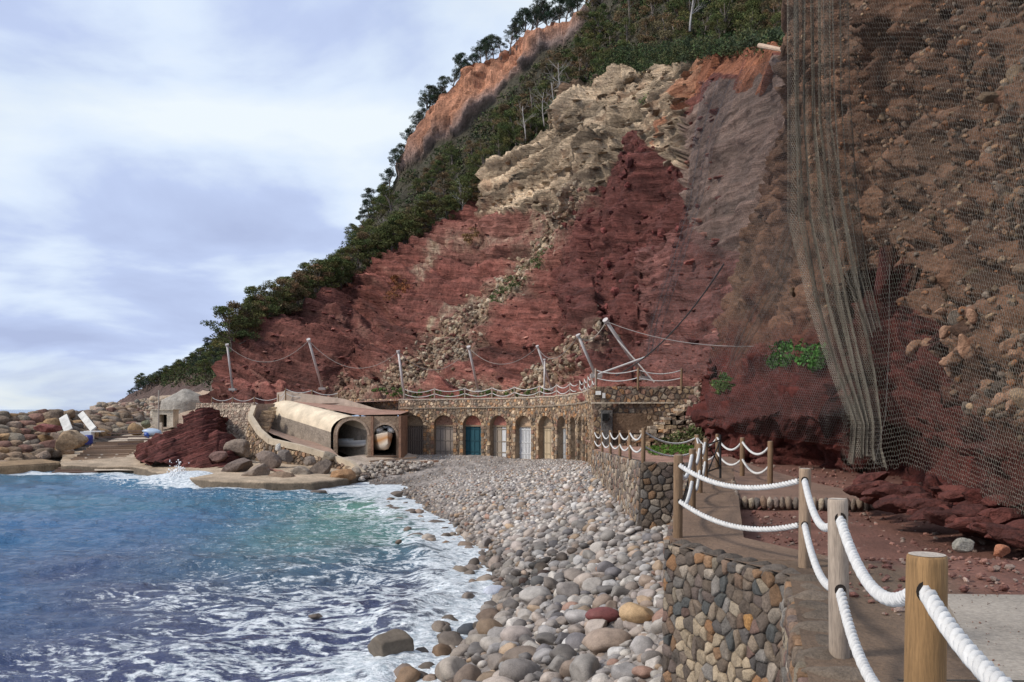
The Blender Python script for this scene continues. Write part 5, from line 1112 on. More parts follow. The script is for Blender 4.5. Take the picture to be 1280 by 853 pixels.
# ------------------------------------------------------------ barrel vault boathouses
bv = empty('boathouse', (-14, 80, -2.5), label='concrete boathouse with cream barrel roof and two tunnel mouths', cat='building')
def vault():
    d0 = 79.5; zb = -2.75; xl, xm, xr = (413-640)/F*d0, (465.5-640)/F*d0, (500.5-640)/F*d0
    oc, rust = (.30, .215, .15), (.26, .15, .10)
    # outer shell of the large vault, rising towards its far end
    a1, a2 = np.array([(415-640)/F*d0, (464-640)/F*d0]), None
    near_c = np.array([-14.5, d0+.02]); far_c = np.array([-22.6, 88.]); hw = 1.88; top_n, top_f = .95, 2.5; s_ = np.array([1., 0.])
    prof = [(-1, 0), (-1, .62)]+[(-math.cos(a), .62+.38*math.sin(a)) for a in np.linspace(.25, math.pi-.25, 11)]+[(1, .62), (1, 0)]
    nn = 10; V = []; C = []
    for k in range(nn+1):
        t = k/nn; c = near_c+(far_c-near_c)*t; tz = top_n+(top_f-top_n)*t; zb_ = zb+(-.55-zb)*t
        for j, (u, v) in enumerate(prof): V.append((c[0]+s_[0]*u*hw, c[1]+s_[1]*u*hw, zb_+(tz-zb_)*v-(0 if v else .7)))
    m_ = len(prof); wallm, roofm = MB(), MB()
    idx = lambda k, j: k*m_+j
    wallm.add(V, [(idx(k, j), idx(k+1, j), idx(k+1, j+1), idx(k, j+1)) for k in range(nn) for j in (0, m_-2)]+[tuple(idx(nn, j) for j in range(m_))], (.27, .225, .18)); wallm.build('wall', M_plas, bv)
    roofm.add(V, [(idx(k, j), idx(k+1, j), idx(k+1, j+1), idx(k, j+1)) for k in range(nn) for j in range(1, m_-2)], (.64, .53, .39)); roofm.build('roof', M_conc, bv, smooth=True)
    # facade with two arched mouths
    top = .98
    for (cxp, hwp, crown, x0p, x1p, nm_) in ((440.5, 18.8, 525.5, 413, 465, 'left'), (481, 14.5, 531, 465, 501, 'right')):
        c = (cxp-640)/F*d0; hw_ = hwp/F*d0; cz = EYE+(HZ-crown)/F*d0; sp = cz-hw_; x0, x1 = (x0p-640)/F*d0, (x1p-640)/F*d0
        ar = [(c-hw_, zb-.4)]+[(c-hw_*math.cos(a), sp+hw_*math.sin(a)) for a in np.linspace(0, math.pi, 17)]+[(c+hw_, zb-.4)]
        def outp(x, z):
            if nm_ == 'left' and z > sp:   # arched gable of the large vault
                a = math.atan2(z-sp, x-c); R_ = hw_+.36; k = R_ if x < c else min((top-sp)/max(math.sin(a), .01), (x1-c)/max(math.cos(a), .01)); return (c+k*math.cos(a), sp+k*math.sin(a))
            if z <= sp: return ((c-hw_-.36 if nm_ == 'left' else x0) if x < c else x1, z)
            a = math.atan2(z-sp, x-c); k = min((top-sp)/max(math.sin(a), .01), ((x1-c) if x > c else (c-x0))/max(abs(math.cos(a)), .01)); return (c+k*math.cos(a), sp+k*math.sin(a))
        ou = [outp(*p) for p in ar]; m2 = len(ar); mb = MB(); y = d0
        Vv = [(x, y, z) for x, z in ar]+[(x, y, z) for x, z in ou]+[(x, y+.35, z) for x, z in ar]+[(x, y+.35, z) for x, z in ou]
        Fs = [(k, m2+k, m2+k+1, k+1) for k in range(m2-1)]+[(2*m2+k, k, k+1, 2*m2+k+1) for k in range(m2-1)]+[(m2+k, 3*m2+k, 3*m2+k+1, m2+k+1) for k in range(m2-1)]
        for sx_, cr in ((1, (x1, top)), (-1, (x0, top))):
            if nm_ == 'left' and sx_ < 0: continue
            ks = [k for k in range(m2) if abs(ou[k][0]-cr[0]) < 1e-6 and ar[k][1] > sp-1e-6]; kt = [k for k in range(m2) if abs(ou[k][1]-top) < 1e-6]
            if ks and kt: Vv.append((cr[0], y, top)); q = (max(kt), min(ks)) if sx_ > 0 else (min(kt), max(ks)); Fs.append((m2+q[0], m2+q[1], len(Vv)-1))
        mb.add(Vv, Fs, oc); mb.build('facade', M_plas, bv, label='weathered brown front of the %s tunnel' % nm_)
        rb = MB(); inn = [(c-(hw_+.0)*math.cos(a), sp+(hw_+.0)*math.sin(a)) for a in np.linspace(0, math.pi, 17)]; o2 = [(c-(hw_+.2)*math.cos(a), sp+(hw_+.2)*math.sin(a)) for a in np.linspace(0, math.pi, 17)]
        rb.add([(x, y-.06, z) for x, z in inn]+[(x, y-.06, z) for x, z in o2]+[(x, y+.02, z) for x, z in o2], [(k, 17+k, 18+k, k+1) for k in range(16)]+[(17+k, 34+k, 35+k, 18+k) for k in range(16)], (.36, .27, .2)); rb.build('arch_rib', M_plas, bv)
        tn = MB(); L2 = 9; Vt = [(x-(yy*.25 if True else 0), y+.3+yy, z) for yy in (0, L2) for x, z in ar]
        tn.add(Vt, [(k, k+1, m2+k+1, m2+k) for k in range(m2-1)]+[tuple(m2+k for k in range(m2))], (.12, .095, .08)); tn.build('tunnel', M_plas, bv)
    MB().box(((465.5-640)/F*d0, d0-.1, (zb+top)/2), (.22, .3, top-zb), rust).build('pier', M_plas, bv, label='rusty brown pier between the mouths')
    MB().box(((501.5-640)/F*d0, d0+1.5, (zb+top)/2), (.2, 5, top-zb+.1), rust).build('side_wall', M_plas, bv)
    mb = MB(); mb.add([tuple(W(*p)) for p in ((448, 519, 79.9), (500, 518, 79.9), (512, 514, 84.6), (470, 511, 87), (420, 503, 90), (375, 500, 91), (358, 501, 88.6))], [(0, 1, 2, 3, 4, 5, 6)], (.34, .20, .15)); mb.build('flat_roof', M_dirt, bv, label='flat roof strewn with red earth')
vault()
def boat(root_p, L_, wd, ht, rz, col, stripe, label, deck=(.5, .5, .5), pitch=0):
    root = empty('boat', root_p, label=label, cat='boat'); mb, dk_ = MB(), MB(); n, m_ = 12, 9; V = []; C = []
    R_ = rotm(pitch, 0, rz)
    for i in range(n+1):
        t = i/n; w_ = wd/2*(1-t**3.2)**.75*(.82+.18*min(1, t*4)); kl = ht*.0+ht*.75*max(0, t-.7)**2*6; sh = ht*(1+.28*t*t)
        for j in range(m_):
            a = -1+2*j/(m_-1); x = w_*np.sign(a)*abs(a)**.6; z = kl+(sh-kl)*abs(a)**1.9
            V.append(R_@np.array([x, -(t-.5)*L_, z])+np.array(root_p)); C.append(stripe if abs(a) > .72 and abs(a) < .9 else col)
    mb.add(V, [(i*m_+j, i*m_+j+1, (i+1)*m_+j+1, (i+1)*m_+j) for i in range(n) for j in range(m_-1)]+[tuple(j for j in range(m_))], np.array(C)); mb.build('hull', M_paint, root, smooth=True)
    V2 = []
    for i in range(n+1): V2 += [V[i*m_]-np.array([0, 0, ht*.12]), V[i*m_+m_-1]-np.array([0, 0, ht*.12])]
    dk_.add(V2, [(2*i, 2*i+1, 2*i+3, 2*i+2) for i in range(n)], deck); dk_.build('deck', M_paint, root)
    cb = MB(); c = R_@np.array([0, .1*L_, ht*1.15])+np.array(root_p); ax = (R_[:, 0], R_[:, 1], R_[:, 2]); cb.box(c, (wd*.5, L_*.3, ht*.5), col, ax); cb.build('cabin', M_paint, root); return root
def bpos(px, py, d): return W(px, py, d)
boat(bpos(478, 563, 80.5), 4.6, 2.1, 1.25, .35, (.62, .55, .46), (.45, .22, .08), 'white and rusty orange boat filling the right tunnel mouth', pitch=-.05)
boat(bpos(436, 559, 81.5), 4.5, 1.7, .55, 1.0, (.55, .56, .56), (.3, .32, .35), 'low grey-white boat with gear inside the left tunnel mouth')
mb = MB(); o = empty('float', bpos(482, 538, 80.3), label='white twin-hulled float hung above the boat in the right tunnel', cat='float')
for dx in (-.75, .75): V = rock_verts(2, (.42, .9, .34), 0, 3, .02)+bpos(482, 537, 80.6)+np.array([dx*.8, 0, 0]); npmesh('hull', V, ICO[2][1], M_paint, (.66, .66, .66), parent=o)
MB().box(bpos(482, 534, 80.9), (1.1, .5, .18), (.6, .6, .6)).build('crossbeam', M_paint, o)

# ramp before the tunnels
def quadsheet(name, pts, nu, nv, amp, sc, col, m, label, kind='structure', var=.25, cs=3., seed=0):
    a, b, c, d = [np.array(p, float) for p in pts]; u = np.linspace(0, 1, nu)[:, None, None]; v = np.linspace(0, 1, nv)[None, :, None]
    P = a*(1-u)*(1-v)+b*u*(1-v)+c*u*v+d*(1-u)*v; P = P+fbm(P, sc, 4, seed)[..., None]*np.array([amp*.3, amp*.3, amp])
    C = np.array(col)*(1+var*fbm(P, cs, 4, seed+5)[..., None]); return npmesh(name, P, gridfaces(nu, nv, True), m, C, kind=kind, label=label)
quadsheet('ramp', [W(420, 573, 76), W(452, 588, 73), W(548, 577, 78.5), W(498, 563, 86)], 40, 30, .05, 2, (.44, .36, .29), M_plas, 'pale concrete launching ramp before the tunnel mouths')
rb = empty('launching_rail', W(500, 580, 76), label='long timber launching rail lying along the edge of the ramp', cat='rail')
MB().box(W(500, 580, 75.5), (6.6, .25, .18), (.30, .17, .11), ax=(np.array([.985, .17, .06]), np.array([-.17, .985, 0]), np.array([0, 0, 1.]))).build('timber', M_wood, rb)
for i, (a, b) in enumerate([((458, 571, 76.5), (500, 570, 80)), ((462, 577, 75), (520, 572, 79))]):
    MB().tube([W(*a), W(*b)], .08, (.35, .25, .18), 6).build('launching_rail', M_wood, label='thin timber rail on the ramp, %s of the two' % ('farther', 'nearer')[i], cat='rail')

# ------------------------------------------------------------ harbour corner on the left
# parapet path with curving cream wall, rubble retaining wall under it
para = [(318, 505, 86), (313, 519, 82), (324, 536, 79), (338, 548, 77), (375, 556, 75), (415, 568, 73.5), (440, 577, 72), (455, 590, 71)]
pw = empty('parapet', W(338, 548, 77), label='curving cream concrete parapet left of the barrel roof', cat='wall')
pp = [W(*p) for p in para]; mb = MB()
for a, b in zip(pp, pp[1:]):
    t = (b-a); t[2] = 0; t /= np.linalg.norm(t); n = np.array([t[1], -t[0], 0]); V = []
    for q in (a, b):
        for h, z in ((-.22, .0), (.22, .0), (.22, -.5), (-.22, -.5)): V.append(q+n*h+np.array([0, 0, z]))
    mb.add(V, [(0, 1, 5, 4), (1, 2, 6, 5), (3, 0, 4, 7), (0, 3, 2, 1), (4, 5, 6, 7)], (.50, .41, .30))
mb.build('coping', M_conc, pw)
rw = empty('rubble_wall', W(330, 570, 76), label='rubble retaining wall with round stones below the cream parapet', cat='wall')
mb = MB(); q_ = []; sz_ = []
for k, (a, b) in enumerate(zip(pp, pp[1:])):
    A, B = a[:2], b[:2]; Hh = min(a[2], b[2])-.3+3.9
    f, L_ = wall_map(A, B, a[2]-.3, b[2]-.3, batter=.6); r = np.random.default_rng(k)
    mb.add(f([(0, 0, -.1), (L_, 0, -.1), (L_, Hh, -.1), (0, Hh, -.1)], Hh), [(0, 1, 2, 3)], (.17, .13, .10))
    for pl in vor(L_, Hh, .42 if k > 1 else .32, k+50):
        V, Fs = stone_geo(pl, .03, .14, r, True); mb.add(f(V, Hh), Fs, FPAL[r.integers(11)]*r.uniform(.8, 1.5)*(1.35 if k < 3 else 1.1))
mb.build('stonework', M_fstone, rw, kind='stuff')
rw2 = empty('rubble_wall', W(290, 560, 86), label='tall pale rubble wall between the red outcrop and the parapet', cat='wall')
A, B = W(246, 512, 90)[:2], W(318, 512, 85.5)[:2]; stone_wall(rw2, A, B, 2.25, 6.2, .3, 91, simple=True, bulge=.09, joint=.02, m=M_fstone, pal=np.array([(.38, .30, .23), (.46, .37, .28), (.30, .23, .18), (.34, .24, .18)])*1.15, batter=1.6, core=(.30, .22, .17), thick=3)
MB().box((*(A+B)/2, 1.62), (6.4, .5, .12), (.46, .37, .28), ax=(np.array([*(B-A)/np.linalg.norm(B-A), 0]), np.array([.5, .85, 0]), (0, 0, 1))).build('ledge', M_plas, rw2)
# infill earth behind parapet and the steps
quadsheet('terrace_ground', [W(313, 519, 82)-[0, 0, .8], W(440, 577, 72)-[0, 0, .6], W(413, 560, 79.4), W(330, 532, 90)], 40, 20, .12, 2, (.36, .24, .18), M_dirt, 'earth between the parapet and the barrel roof')
st2 = empty('stone_steps', W(328, 530, 82), label='small steps behind the curved parapet', cat='steps')
for i in range(7):
    p = W(326+i*2, 540-i*4.8, 80+i*1.2); MB().box(p, (1.3, .5, .34), FPAL[i % 11]*1.5, jit=.02).build('step', M_fstone, st2)
# concrete wall carrying the short fence above the roof
lw = empty('low_wall', W(400, 497, 87), label='low pale wall with coping above the barrel roof and red earth', cat='wall')
mb = MB(); lp = [W(346, 491, 89), W(357, 489, 88.5), W(430, 499, 86.5), W(470, 511, 85), W(497, 517, 84.5)]
for a, b in zip(lp, lp[1:]):
    mb.add([a, b, b-[0, 0, .95], a-[0, 0, 1.2], a+[0, .4, 0], b+[0, .4, 0]], [(0, 3, 2, 1), (0, 1, 5, 4)], (.44, .35, .28))
mb.build('coping', M_conc, lw)
hw_ = empty('rubble_wall', W(470, 503, 88), label='pale rubble bank wall above the tunnel facade', cat='wall')
stone_wall(hw_, W(432, 497, 89)[:2], W(505, 500, 86)[:2], 2.65, 1.6, .3, 95, simple=True, bulge=.08, joint=.02, m=M_fstone, pal=FPAL*1.9, core=(.3, .22, .18))

# red outcrop
def outcrop(name, label, prof_top, prof_bot, dtop, dbot, nu, nv, seed, dip=.35, col=(.19, .062, .052), cat='rock'):
    x0, x1 = prof_top[0][0], prof_top[-1][0]; U = np.linspace(x0, x1, nu)[:, None]; v = np.linspace(0, 1, nv)[None]
    yt, yb = interp(U, prof_top), interp(U, prof_bot); py = yb+(yt-yb)*v; d = dbot+(dtop-dbot)*v**1.2; d = d+6*np.abs((U-(x0+x1)/2)/((x1-x0)/2))**4
    P = np.stack([(U-640)/F*d, d+0*U, EYE+(HZ-py)/F*d], -1); k = np.linspace(0, 1, 9)[None, 1:, None]; P = np.concatenate([P, P[:, -1:]+k*np.array([0, 7., -5])], 1)
    n = gnormals(P); s = np.sign(-n[..., 1:2]); n = n*np.where(s == 0, 1, s)
    sb = P[..., 2]-P[..., 0]*dip+fbm(P, 3, 3, seed)*.4; fr = sb/.42-np.floor(sb/.42); st = np.minimum(fr/.8, (1-fr)/.2); fr2 = sb/1.3-np.floor(sb/1.3); st2_ = np.minimum(fr2/.8, (1-fr2)/.2)
    wf1, wf2, wid = worley(P*np.array([.7, .7, 1.3]), .8, seed); f = st*.3+st2_*.7+fbm(P, 2.5, 4, seed)*.6+(wid-.5)*.6*sstep(0, .15, wf2-wf1); P = P+n*f[..., None]
    C = np.array(col)*(1+.4*fbm(P, 1.5, 4, seed+1)[..., None])*(.7+.45*st[..., None])
    return npmesh(name, P, gridfaces(nu, P.shape[1]), M_outc, C, label=label, cat=cat, origin=P[nu//2, 0])
outcrop('rock_outcrop', 'large dark red layered outcrop beside the slipway', [(177, 576), (183, 560), (203, 549), (224, 536), (242, 523), (252, 516), (270, 517), (280, 524), (286, 560)], [(174, 576), (190, 583), (230, 589), (262, 588), (294, 586)], 84, 76.5, 150, 130, 3)
outcrop('rock_outcrop', 'smaller dark red layered outcrop against the pale rubble wall', [(225, 588), (240, 572), (262, 556), (280, 549), (292, 551), (300, 575), (303, 586)], [(225, 592), (303, 592)], 78, 73.5, 100, 80, 9, .25)
# quay
def quay():
    edge = [(75, 592, 82), (165, 590, 80.5), (215, 602, 70), (262, 611, 64.5), (330, 613.5, 62.8), (392, 612, 63.2), (436, 604, 66.5), (450, 600, 70)]
    pts = []; 
    for px, py, d in edge: pts.append(np.array([(px-640)/F*d, d, -3.62]))
    back = [np.array([p[0]*1.15-1, p[1]+15, p[2]+.7]) for p in pts]; V = []; nb_ = 14; na = 160
    tt = np.linspace(0, len(pts)-1, na); fr_ = np.stack([np.interp(tt, range(len(pts)), [p[k] for p in pts]) for k in range(3)], 1); bk = np.stack([np.interp(tt, range(len(pts)), [p[k] for p in back]) for k in range(3)], 1)
    rows = [fr_+[0, 0, -1.3], fr_+[0, 0, -.9], fr_+[0, -.05, -.12], fr_]+[fr_+(bk-fr_)*k for k in np.linspace(0, 1, 26)[1:]]
    P = np.stack(rows, 1); P = P+fbm(P, 1.2, 4, 3)[..., None]*np.array([.1, .22, .09])
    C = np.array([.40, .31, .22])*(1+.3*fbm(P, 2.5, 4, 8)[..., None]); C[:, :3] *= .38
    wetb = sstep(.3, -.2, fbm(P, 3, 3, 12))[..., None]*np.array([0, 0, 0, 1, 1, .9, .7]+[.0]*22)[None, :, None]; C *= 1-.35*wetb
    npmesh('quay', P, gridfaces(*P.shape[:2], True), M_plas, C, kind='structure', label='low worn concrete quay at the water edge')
quay()
# boulders standing on the quay below the rubble wall
for i, (px, py, d, sx_, sy, sz, rot, col, lb) in enumerate([
    (297, 584, 70, 1.5, .8, .62, (0, -.5, 0), (.16, .12, .10), 'dark slanting slab boulder with white stain on the quay'), (322, 592, 67.5, 1.3, .9, .75, (0, -.25, 0), (.27, .21, .165), 'big brown boulder right of the slanting slab'),
    (352, 597, 66.5, 1.0, .7, .5, (0, .1, 0), (.23, .16, .11), 'low brown boulder under the driftwood beam'), (376, 594, 68, .85, .7, .7, (0, .3, 0), (.28, .23, .18), 'pale brown boulder in the middle of the quay'),
    (402, 589, 69, 1.05, .9, 1.0, (0, 0, 0), (.16, .125, .10), 'tall dark boulder left of the orange one'), (429, 597, 67, 1.02, .8, .72, (0, 0, 0), (.33, .19, .10), 'rounded orange brown boulder at the right end of the quay'),
    (335, 575, 72, 1.1, .7, .7, (0, .3, 0), (.22, .17, .14), 'grey boulder behind the big brown one'), (357, 571, 72.5, .75, .6, .6, (0, 0, 0), (.20, .17, .15), 'round grey boulder in the foot of the rubble wall'),
    (272, 571, 74, .9, .6, .5, (0, -.3, 0), (.2, .12, .10), 'dark boulder between the outcrop and the slab'), (299, 561, 76, 1.3, .8, .9, (0, 0, 0), (.26, .2, .155), 'broad brown boulder under the tall rubble wall'),
    (446, 589, 70, .5, .45, .4, (0, 0, 0), (.3, .25, .2), 'small boulder at the end of the parapet'), (388, 577, 72, .6, .5, .45, (0, 0, 0), (.22, .18, .15), 'mid sized grey boulder above the pale brown one'),
    (410, 571, 73, .7, .6, .5, (0, 0, 0), (.30, .25, .19), 'brown boulder high in the rubble wall')]):
    boulder(px, py, d, (sx_, sy, sz), col, lb, .7, rot=rot, m=M_fstone, rough=.16, seed=i+40)
rubble('rubble', 'small stones lying at the foot of the parapet and ramp', [(440, 585), (470, 577), (545, 578), (500, 592), (450, 600)], 260, lambda px, py: float(4.9*F/(py-HZ)) if False else float(np.interp(py, [577, 600], [76, 69])), .1, .38, [(.36, .31, .26), (.45, .4, .35), (.22, .17, .14)])
dw = MB(); dw.tube([W(332, 586, 68.5), W(352, 590, 67.5), W(377, 600, 66)], [.1, .12, .07], (.27, .14, .10), 7); dw.build('driftwood_beam', M_wood, label='reddish driftwood beam leaning across the quay boulders', cat='beam')
boulder(348, 560, 74.5, (.3, .25, .42), (.62, .58, .52), 'small white stone set in the rubble wall', .5, sub=2, m=M_fstone)

# land behind harbour: yard and slope
quadsheet('harbour_ground', [W(118, 592, 80)*[1, 1, 1]+[0, 0, .25], W(205, 592, 80)+[0, 0, .3], W(262, 534, 125), W(118, 541, 118)], 70, 60, .12, 4, (.44, .36, .28), M_plas, 'pale concrete yard rising behind the slipway')
def back_slope():
    px = np.linspace(112, 300, 90)[:, None]; v = np.linspace(0, 1, 60)[None]; yb = interp(px, [(112, 545), (262, 537), (300, 520)]); yt = interp(px, [(112, 508), (150, 503), (180, 499), (200, 494), (260, 488), (275, 492), (300, 497)])
    py = yb+(yt-yb)*v; d = 118+(170-118)*v*interp(px, [(112, 1), (240, .6), (300, .1)])+0*px; d = d-interp(px, [(112, 0), (250, 0), (270, 12), (300, 22)])
    P = np.stack([(px-640)/F*d, d, EYE+(HZ-py)/F*d], -1); k = np.linspace(0, 1, 7)[None, 1:, None]; P = np.concatenate([P, P[:, -1:]+k*np.array([0, 60., -4])], 1)
    P[..., 2] += fbm(P, 4, 4, 3)*.5+fbm(P, 1.2, 3, 5)*.25
    C = np.array([.36, .27, .2])*(1+.35*fbm(P, 5, 4, 9)[..., None]); npmesh('slope', P, gridfaces(*P.shape[:2]), M_fstone, C, kind='structure', label='rough stony slope behind the harbour yard')
back_slope()
def bs(px, py): return float(np.interp(py, [499, 545], [150, 118]))-2
rubble('rubble', 'rubble strewn over the slope behind the harbour', [(115, 508), (180, 501), (262, 494), (262, 520), (215, 528), (150, 536), (115, 540)], 700, bs, .2, 1.0, [(.40, .31, .22), (.30, .22, .17), (.45, .36, .27), (.27, .17, .13), (.2, .18, .15)])
# gravel mound
def mound():
    c = W(232, 500, 138); r_ = np.linspace(0, 1, 30)[:, None]; a = np.linspace(0, 2*math.pi, 61)[None]; h = 2.1*(1-np.minimum(r_, 1)**1.3)+0*a; x = c[0]+r_*3.5*np.cos(a)*(1+.12*np.sin(a*2+1)); y = c[1]+r_*4*np.sin(a); P = np.stack([x, y, c[2]-.4+h+0*a], -1); P[..., 2] += fbm(P, 1.6, 4, 2)*.3-2*sstep(.9, 1.0, r_)
    npmesh('gravel_mound', P, gridfaces(30, 61), M_fstone, np.array([.33, .30, .26])*(1+.25*fbm(P, 1, 3, 1)[..., None]), label='pale grey gravel mound below the wooded headland', cat='mound', origin=c)
mound()
# hut
hut = empty('hut', W(207, 534, 120), label='small cream concrete hut with dark doorway behind the outcrop', cat='hut')
hc = W(207, 534, 120); mb = MB()
mb.box(hc+[-.95, 0, 1.15], (.9, 2, 2.3), (.55, .48, .38)); mb.box(hc+[.98, 0, 1.15], (.85, 2, 2.3), (.55, .48, .38)); mb.box(hc+[.02, 0, 2.0], (1.06, 2, .6), (.55, .48, .38)); mb.build('wall', M_plas, hut)
MB().box(hc+[0, 0, 2.36], (3.0, 2.3, .14), (.5, .44, .35)).build('roof', M_plas, hut); MB().box(hc+[.02, .7, .85], (1.06, .1, 1.7), (.02, .018, .016)).build('doorway', M_plas, hut)
MB().box(W(194, 518, 120), (1.0, 1, .9), (.62, .55, .45)).build('white_block', M_plas, label='whitish block against the left side of the hut', cat='block')
for px, py0, py1, d, l in ((198, 540, 488, 112, 'tall weathered pole beside the hut'), (264, 496, 482, 120, 'short pole on the slope left of the red cliff')):
    MB().tube([W(px, py0, d), W(px+.5, py1, d)], [.13, .09], (.38, .33, .28), 8).build('pole', M_wood, label=l, cat='pole')
# low cream walls of the yard
yw = empty('low_wall', W(170, 534, 118), label='low cream block wall at the back of the harbour yard', cat='wall'); MB().box(W(163, 536, 117), (2.4, .4, 1.0), (.55, .46, .36)).build('block', M_plas, yw); MB().box(W(186, 534, 117), (3.6, .4, 1.2), (.55, .47, .38)).build('block', M_plas, yw)
boulder(170, 536, 114, (1.1, .8, .85), (.30, .2, .11), 'mossy orange boulder before the cream yard wall', .6, m=M_fstone); boulder(183, 530, 116, (.7, .6, .6), (.2, .2, .13), 'dark mossy boulder right of the orange one in the yard', .6, m=M_fstone)
# slipway of timber sleepers
sw = empty('slipway', W(120, 588, 83), label='wide slipway with dark timber sleepers running down into the sea', cat='slipway')
a0, a1, b0, b1 = W(64, 592, 80.5), W(136, 592, 80.5), W(120, 556, 97), W(182, 549, 101)
a0[2] = a1[2] = -4.35; b0[2] = b1[2] = -2.1
MB().add([a0-[0, 0, .0], a1, b1, b0, a0-[0, 0, 1], a1-[0, 0, 1], b1-[0, 0, 1], b0-[0, 0, 1]], [(0, 1, 2, 3), (0, 4, 5, 1), (1, 5, 6, 2), (0, 3, 7, 4)], (.33, .23, .16)).build('bed', M_plas, sw)
for i in range(15):
    t = (i+.4)/15; t2 = t**1.15; l, r = a0+(b0-a0)*t2, a1+(b1-a1)*t2; c = (l+r)/2+[0, 0, .1]; ax0 = (r-l)/np.linalg.norm(r-l)
    MB().box(c, (np.linalg.norm(r-l)*.97, .3, .26), np.array((.14, .085, .06) if i < 6 else (.36, .25, .17))*random.uniform(.8, 1.2), ax=(ax0, np.array([-ax0[1], ax0[0], 0]), (0, 0, 1)), jit=.02).build('sleeper', M_wood, sw)
for i in range(5): 
    t = .12+i*.09; l, r = a0+(b0-a0)*t, a1+(b1-a1)*t
    for k in (.25, .5, .78): MB().box(l+(r-l)*(k+.03*(i % 2))+[0, 0, .27], (.2, .2, .1), (.6, .52, .42)).build('cleat', M_plas, sw)
for i in range(26):
    px = random.uniform(150, 205); py = random.uniform(545, 566); p = W(px, py, 4.2*F/(py-HZ)*.96 if py > 555 else float(np.interp(py, [545, 566], [104, 92])))
# bits of dark timber in the yard
for i, (px, py, d, L_, an) in enumerate([(172, 556, 96, 4, .5), (180, 551, 99, 3.4, .45), (150, 543, 108, 5, .1), (170, 540, 111, 4, .05), (140, 548, 104, 3.6, .15), (165, 547, 104, 6, .2)]):
    p = W(px, py, d)+[0, 0, .1]; MB().box(p, (L_, .22, .14), (.16, .11, .09), ax=(np.array([math.cos(an), math.sin(an), 0]), np.array([-math.sin(an), math.cos(an), 0]), (0, 0, 1))).build('timber', M_wood, label='loose dark timber lying on the yard, %s' % ['nearest the outcrop', 'second from the outcrop', 'farthest left', 'before the cream wall', 'by the blue barrel', 'long one across the middle'][i], cat='timber')
# boards, barrel, bundle
for (t_, b_, wd_, lab) in (((79, 521, 100), (86, 539, 97.5), .95, 'left of the two white boards leaning on the breakwater'), ((101, 517, 103), (117, 537, 99), .75, 'longer right hand white board leaning on the breakwater')):
    p, q = W(*t_), W(*b_); ax0 = (q-p)/np.linalg.norm(q-p); sd = np.cross(ax0, [0, -.9, .4]); sd /= np.linalg.norm(sd); nn_ = np.cross(ax0, sd)
    MB().box((p+q)/2, (np.linalg.norm(q-p), wd_, .18), (.55, .54, .51), ax=(ax0, sd, nn_)).build('white_board', M_conc, label=lab, cat='board', origin=(p+q)/2)
br = empty('barrel', W(111, 556, 97), label='dark blue barrel strapped beside a white crate at the slipway head', cat='barrel'); c = W(111, 556, 96)
MB().tube([c, c+[0, 0, .3], c+[0, 0, .7], c+[0, 0, 1.05]], [.38, .44, .44, .38], (.02, .035, .22), 14).build('body', M_paint, br, smooth=True); MB().tube([c+[0, 0, .48], c+[0, 0, .54]], .455, (.015, .02, .15), 14).build('hoop', M_paint, br)
cr_ = empty('crate', W(108, 556, 98), label='white plastic crate behind the blue barrel', cat='crate'); c = W(109, 548, 98); MB().box(c+[0, 0, .3], (1.2, .8, .9), (.75, .76, .76), jit=.03).build('tub', M_paint, cr_); MB().box(c+[.7, .2, .75], (1.9, 1.0, .12), (.7, .7, .68)).build('lid', M_paint, cr_)
tr_ = empty('covered_boat', W(188, 543, 105), label='small blue and white boat under cover behind the red outcrop', cat='boat')
V = rock_verts(2, (1.2, .7, .5), .3, 8, .2)+W(189, 541, 105); npmesh('cover', V, ICO[2][1], M_paint, (.36, .44, .55), parent=tr_)
V = rock_verts(2, (.35, .4, .5), .5, 9, .2)+W(184, 544, 104.5); npmesh('blue_bundle', V, ICO[2][1], M_paint, (.03, .08, .32), parent=tr_)

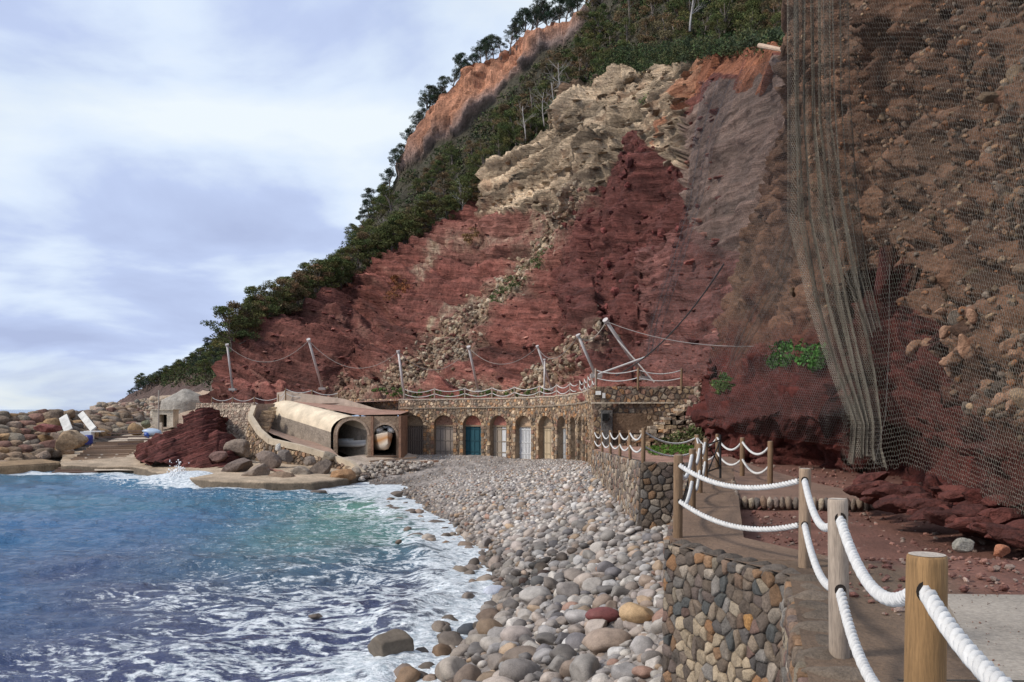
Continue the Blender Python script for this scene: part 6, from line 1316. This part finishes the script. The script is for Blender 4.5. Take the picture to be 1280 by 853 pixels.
# ------------------------------------------------------------ breakwater
bw = empty('breakwater', W(50, 560, 92), label='breakwater of heaped brown and grey boulders along the left', cat='breakwater')
def bw_build():
    pal = np.array([(.26, .18, .12), (.21, .155, .11), (.31, .22, .14), (.33, .21, .11), (.16, .13, .105), (.27, .20, .15), (.22, .12, .09), (.29, .24, .18)])
    def P_at(px, py):
        yt = float(interp(px, [(-90, 508), (0, 516), (30, 515), (60, 514), (100, 519), (130, 514), (170, 508)])); yb = float(interp(px, [(-90, 590), (0, 585), (75, 572), (90, 560), (110, 545), (170, 540)]))
        t = (yb-py)/(yb-yt); d0_ = float(interp(px, [(-90, 76), (0, 82), (75, 90), (110, 103), (170, 118)])); return W(px, py, d0_+(16)*t), yt, yb
    U = np.linspace(-110, 175, 60); rows = []
    for px in U:
        _, yt, yb = P_at(px, 550); rows.append([P_at(px, yb+12+(yt+4-yb-12)*v)[0]+[0, .8, -.3] for v in np.linspace(0, 1, 18)]+[P_at(px, yt+4)[0]+[0, 9, -2.], P_at(px, yt+4)[0]+[0, 20, -9.]])
    npmesh('core', np.array(rows), gridfaces(60, 20), M_fstone, (.10, .08, .065), parent=bw)
    lst = []
    for row in range(9):
        px = -100.
        while px < 172:
            _, yt, yb = P_at(px, 550); v = (row+random.uniform(.15, .85))/9; py = yb+(yt-yb)*v; s = random.uniform(6, 11.5)*(1 if px < 100 else .8)
            lst.append((px, py, s)); px += s*1.7
    cnt = 0
    for i, (px, py, s) in enumerate(lst):
        p, yt, yb = P_at(px, py); r = s/F*p[1]
        U_ = ICO[2][0]; U_ = np.sign(U_)*np.abs(U_)**.62; U_ = U_*(1+.16*fbm(U_+i*3.7, .8, 3)[:, None]); V = (U_*np.array([r*1.05, r*.85, r*.66]))@rotm(random.gauss(0, .2), random.gauss(0, .2), random.gauss(0, .4)).T+p
        if cnt < 290: npmesh('boulder', V, ICO[2][1], M_fstone, pal[random.randrange(8)]*random.uniform(.75, 1.2), parent=bw, origin=p, smooth=False); cnt += 1
    for (px, py, d, sx_, sz, col) in ((86, 553, 88, 1.5, 1.15, (.30, .21, .13)), (93, 548, 90, 1.4, .9, (.36, .27, .18)), (60, 535, 93, 1.6, .5, (.24, .09, .08))):
        p = W(px, py, d); V = rock_verts(3, (sx_, 1.1, sz), .6, int(px), .1)+p; npmesh('boulder', V, ICO[3][1], M_fstone, col, parent=bw, origin=p)
    mb = MB()
    for (x0, x1, d0_, d1_, z) in (((-110, 80, 72, 85, -3.5)),):
        a, b = np.array([(x0-640)/F*d0_, d0_]), np.array([(x1-640)/F*d1_, d1_]); tt = np.linspace(0, 1, 60); V = []
        n = np.array([b[1]-a[1], a[0]-b[0]]); n /= np.linalg.norm(n)
        for t in tt:
            q = a+(b-a)*t; w_ = fbm(np.array([[t*14, 0, 0]]), 1, 3)[0]*.2
            for h, zz in ((.0, -1.5), (0, -.2), (-.15, 0), (-3, .25)): V.append((q[0]+n[0]*(h+w_), q[1]+n[1]*(h+w_), z+zz))
        mb.add(V, [(i*4+j, (i+1)*4+j, (i+1)*4+j+1, i*4+j+1) for i in range(59) for j in range(3)], (.28, .19, .11))
    mb.build('footing', M_plas, bw, label='stained concrete footing at the waterline')
bw_build()

for o_ in bpy.data.objects:
    l_ = o_.get('label')
    if l_:
        w_ = l_.replace('green ', '').split() if len(l_.split()) > 16 else l_.split()
        for a_, b_ in (('the left part of ', ''), ('the right part of ', ''), ('right on ', 'on '), ('under the net edge, ', ''), ('of the bunched net', 'of bunched net')):
            if len(w_) > 16: w_ = ' '.join(w_).replace(a_, {'the left part of ': 'left of ', 'the right part of ': 'right of ', 'under the net edge, ': 'under the net '}.get(a_, b_)).split()
        while len(w_) > 16 and 'the' in w_: w_.remove('the')
        o_['label'] = ' '.join(w_[:16])
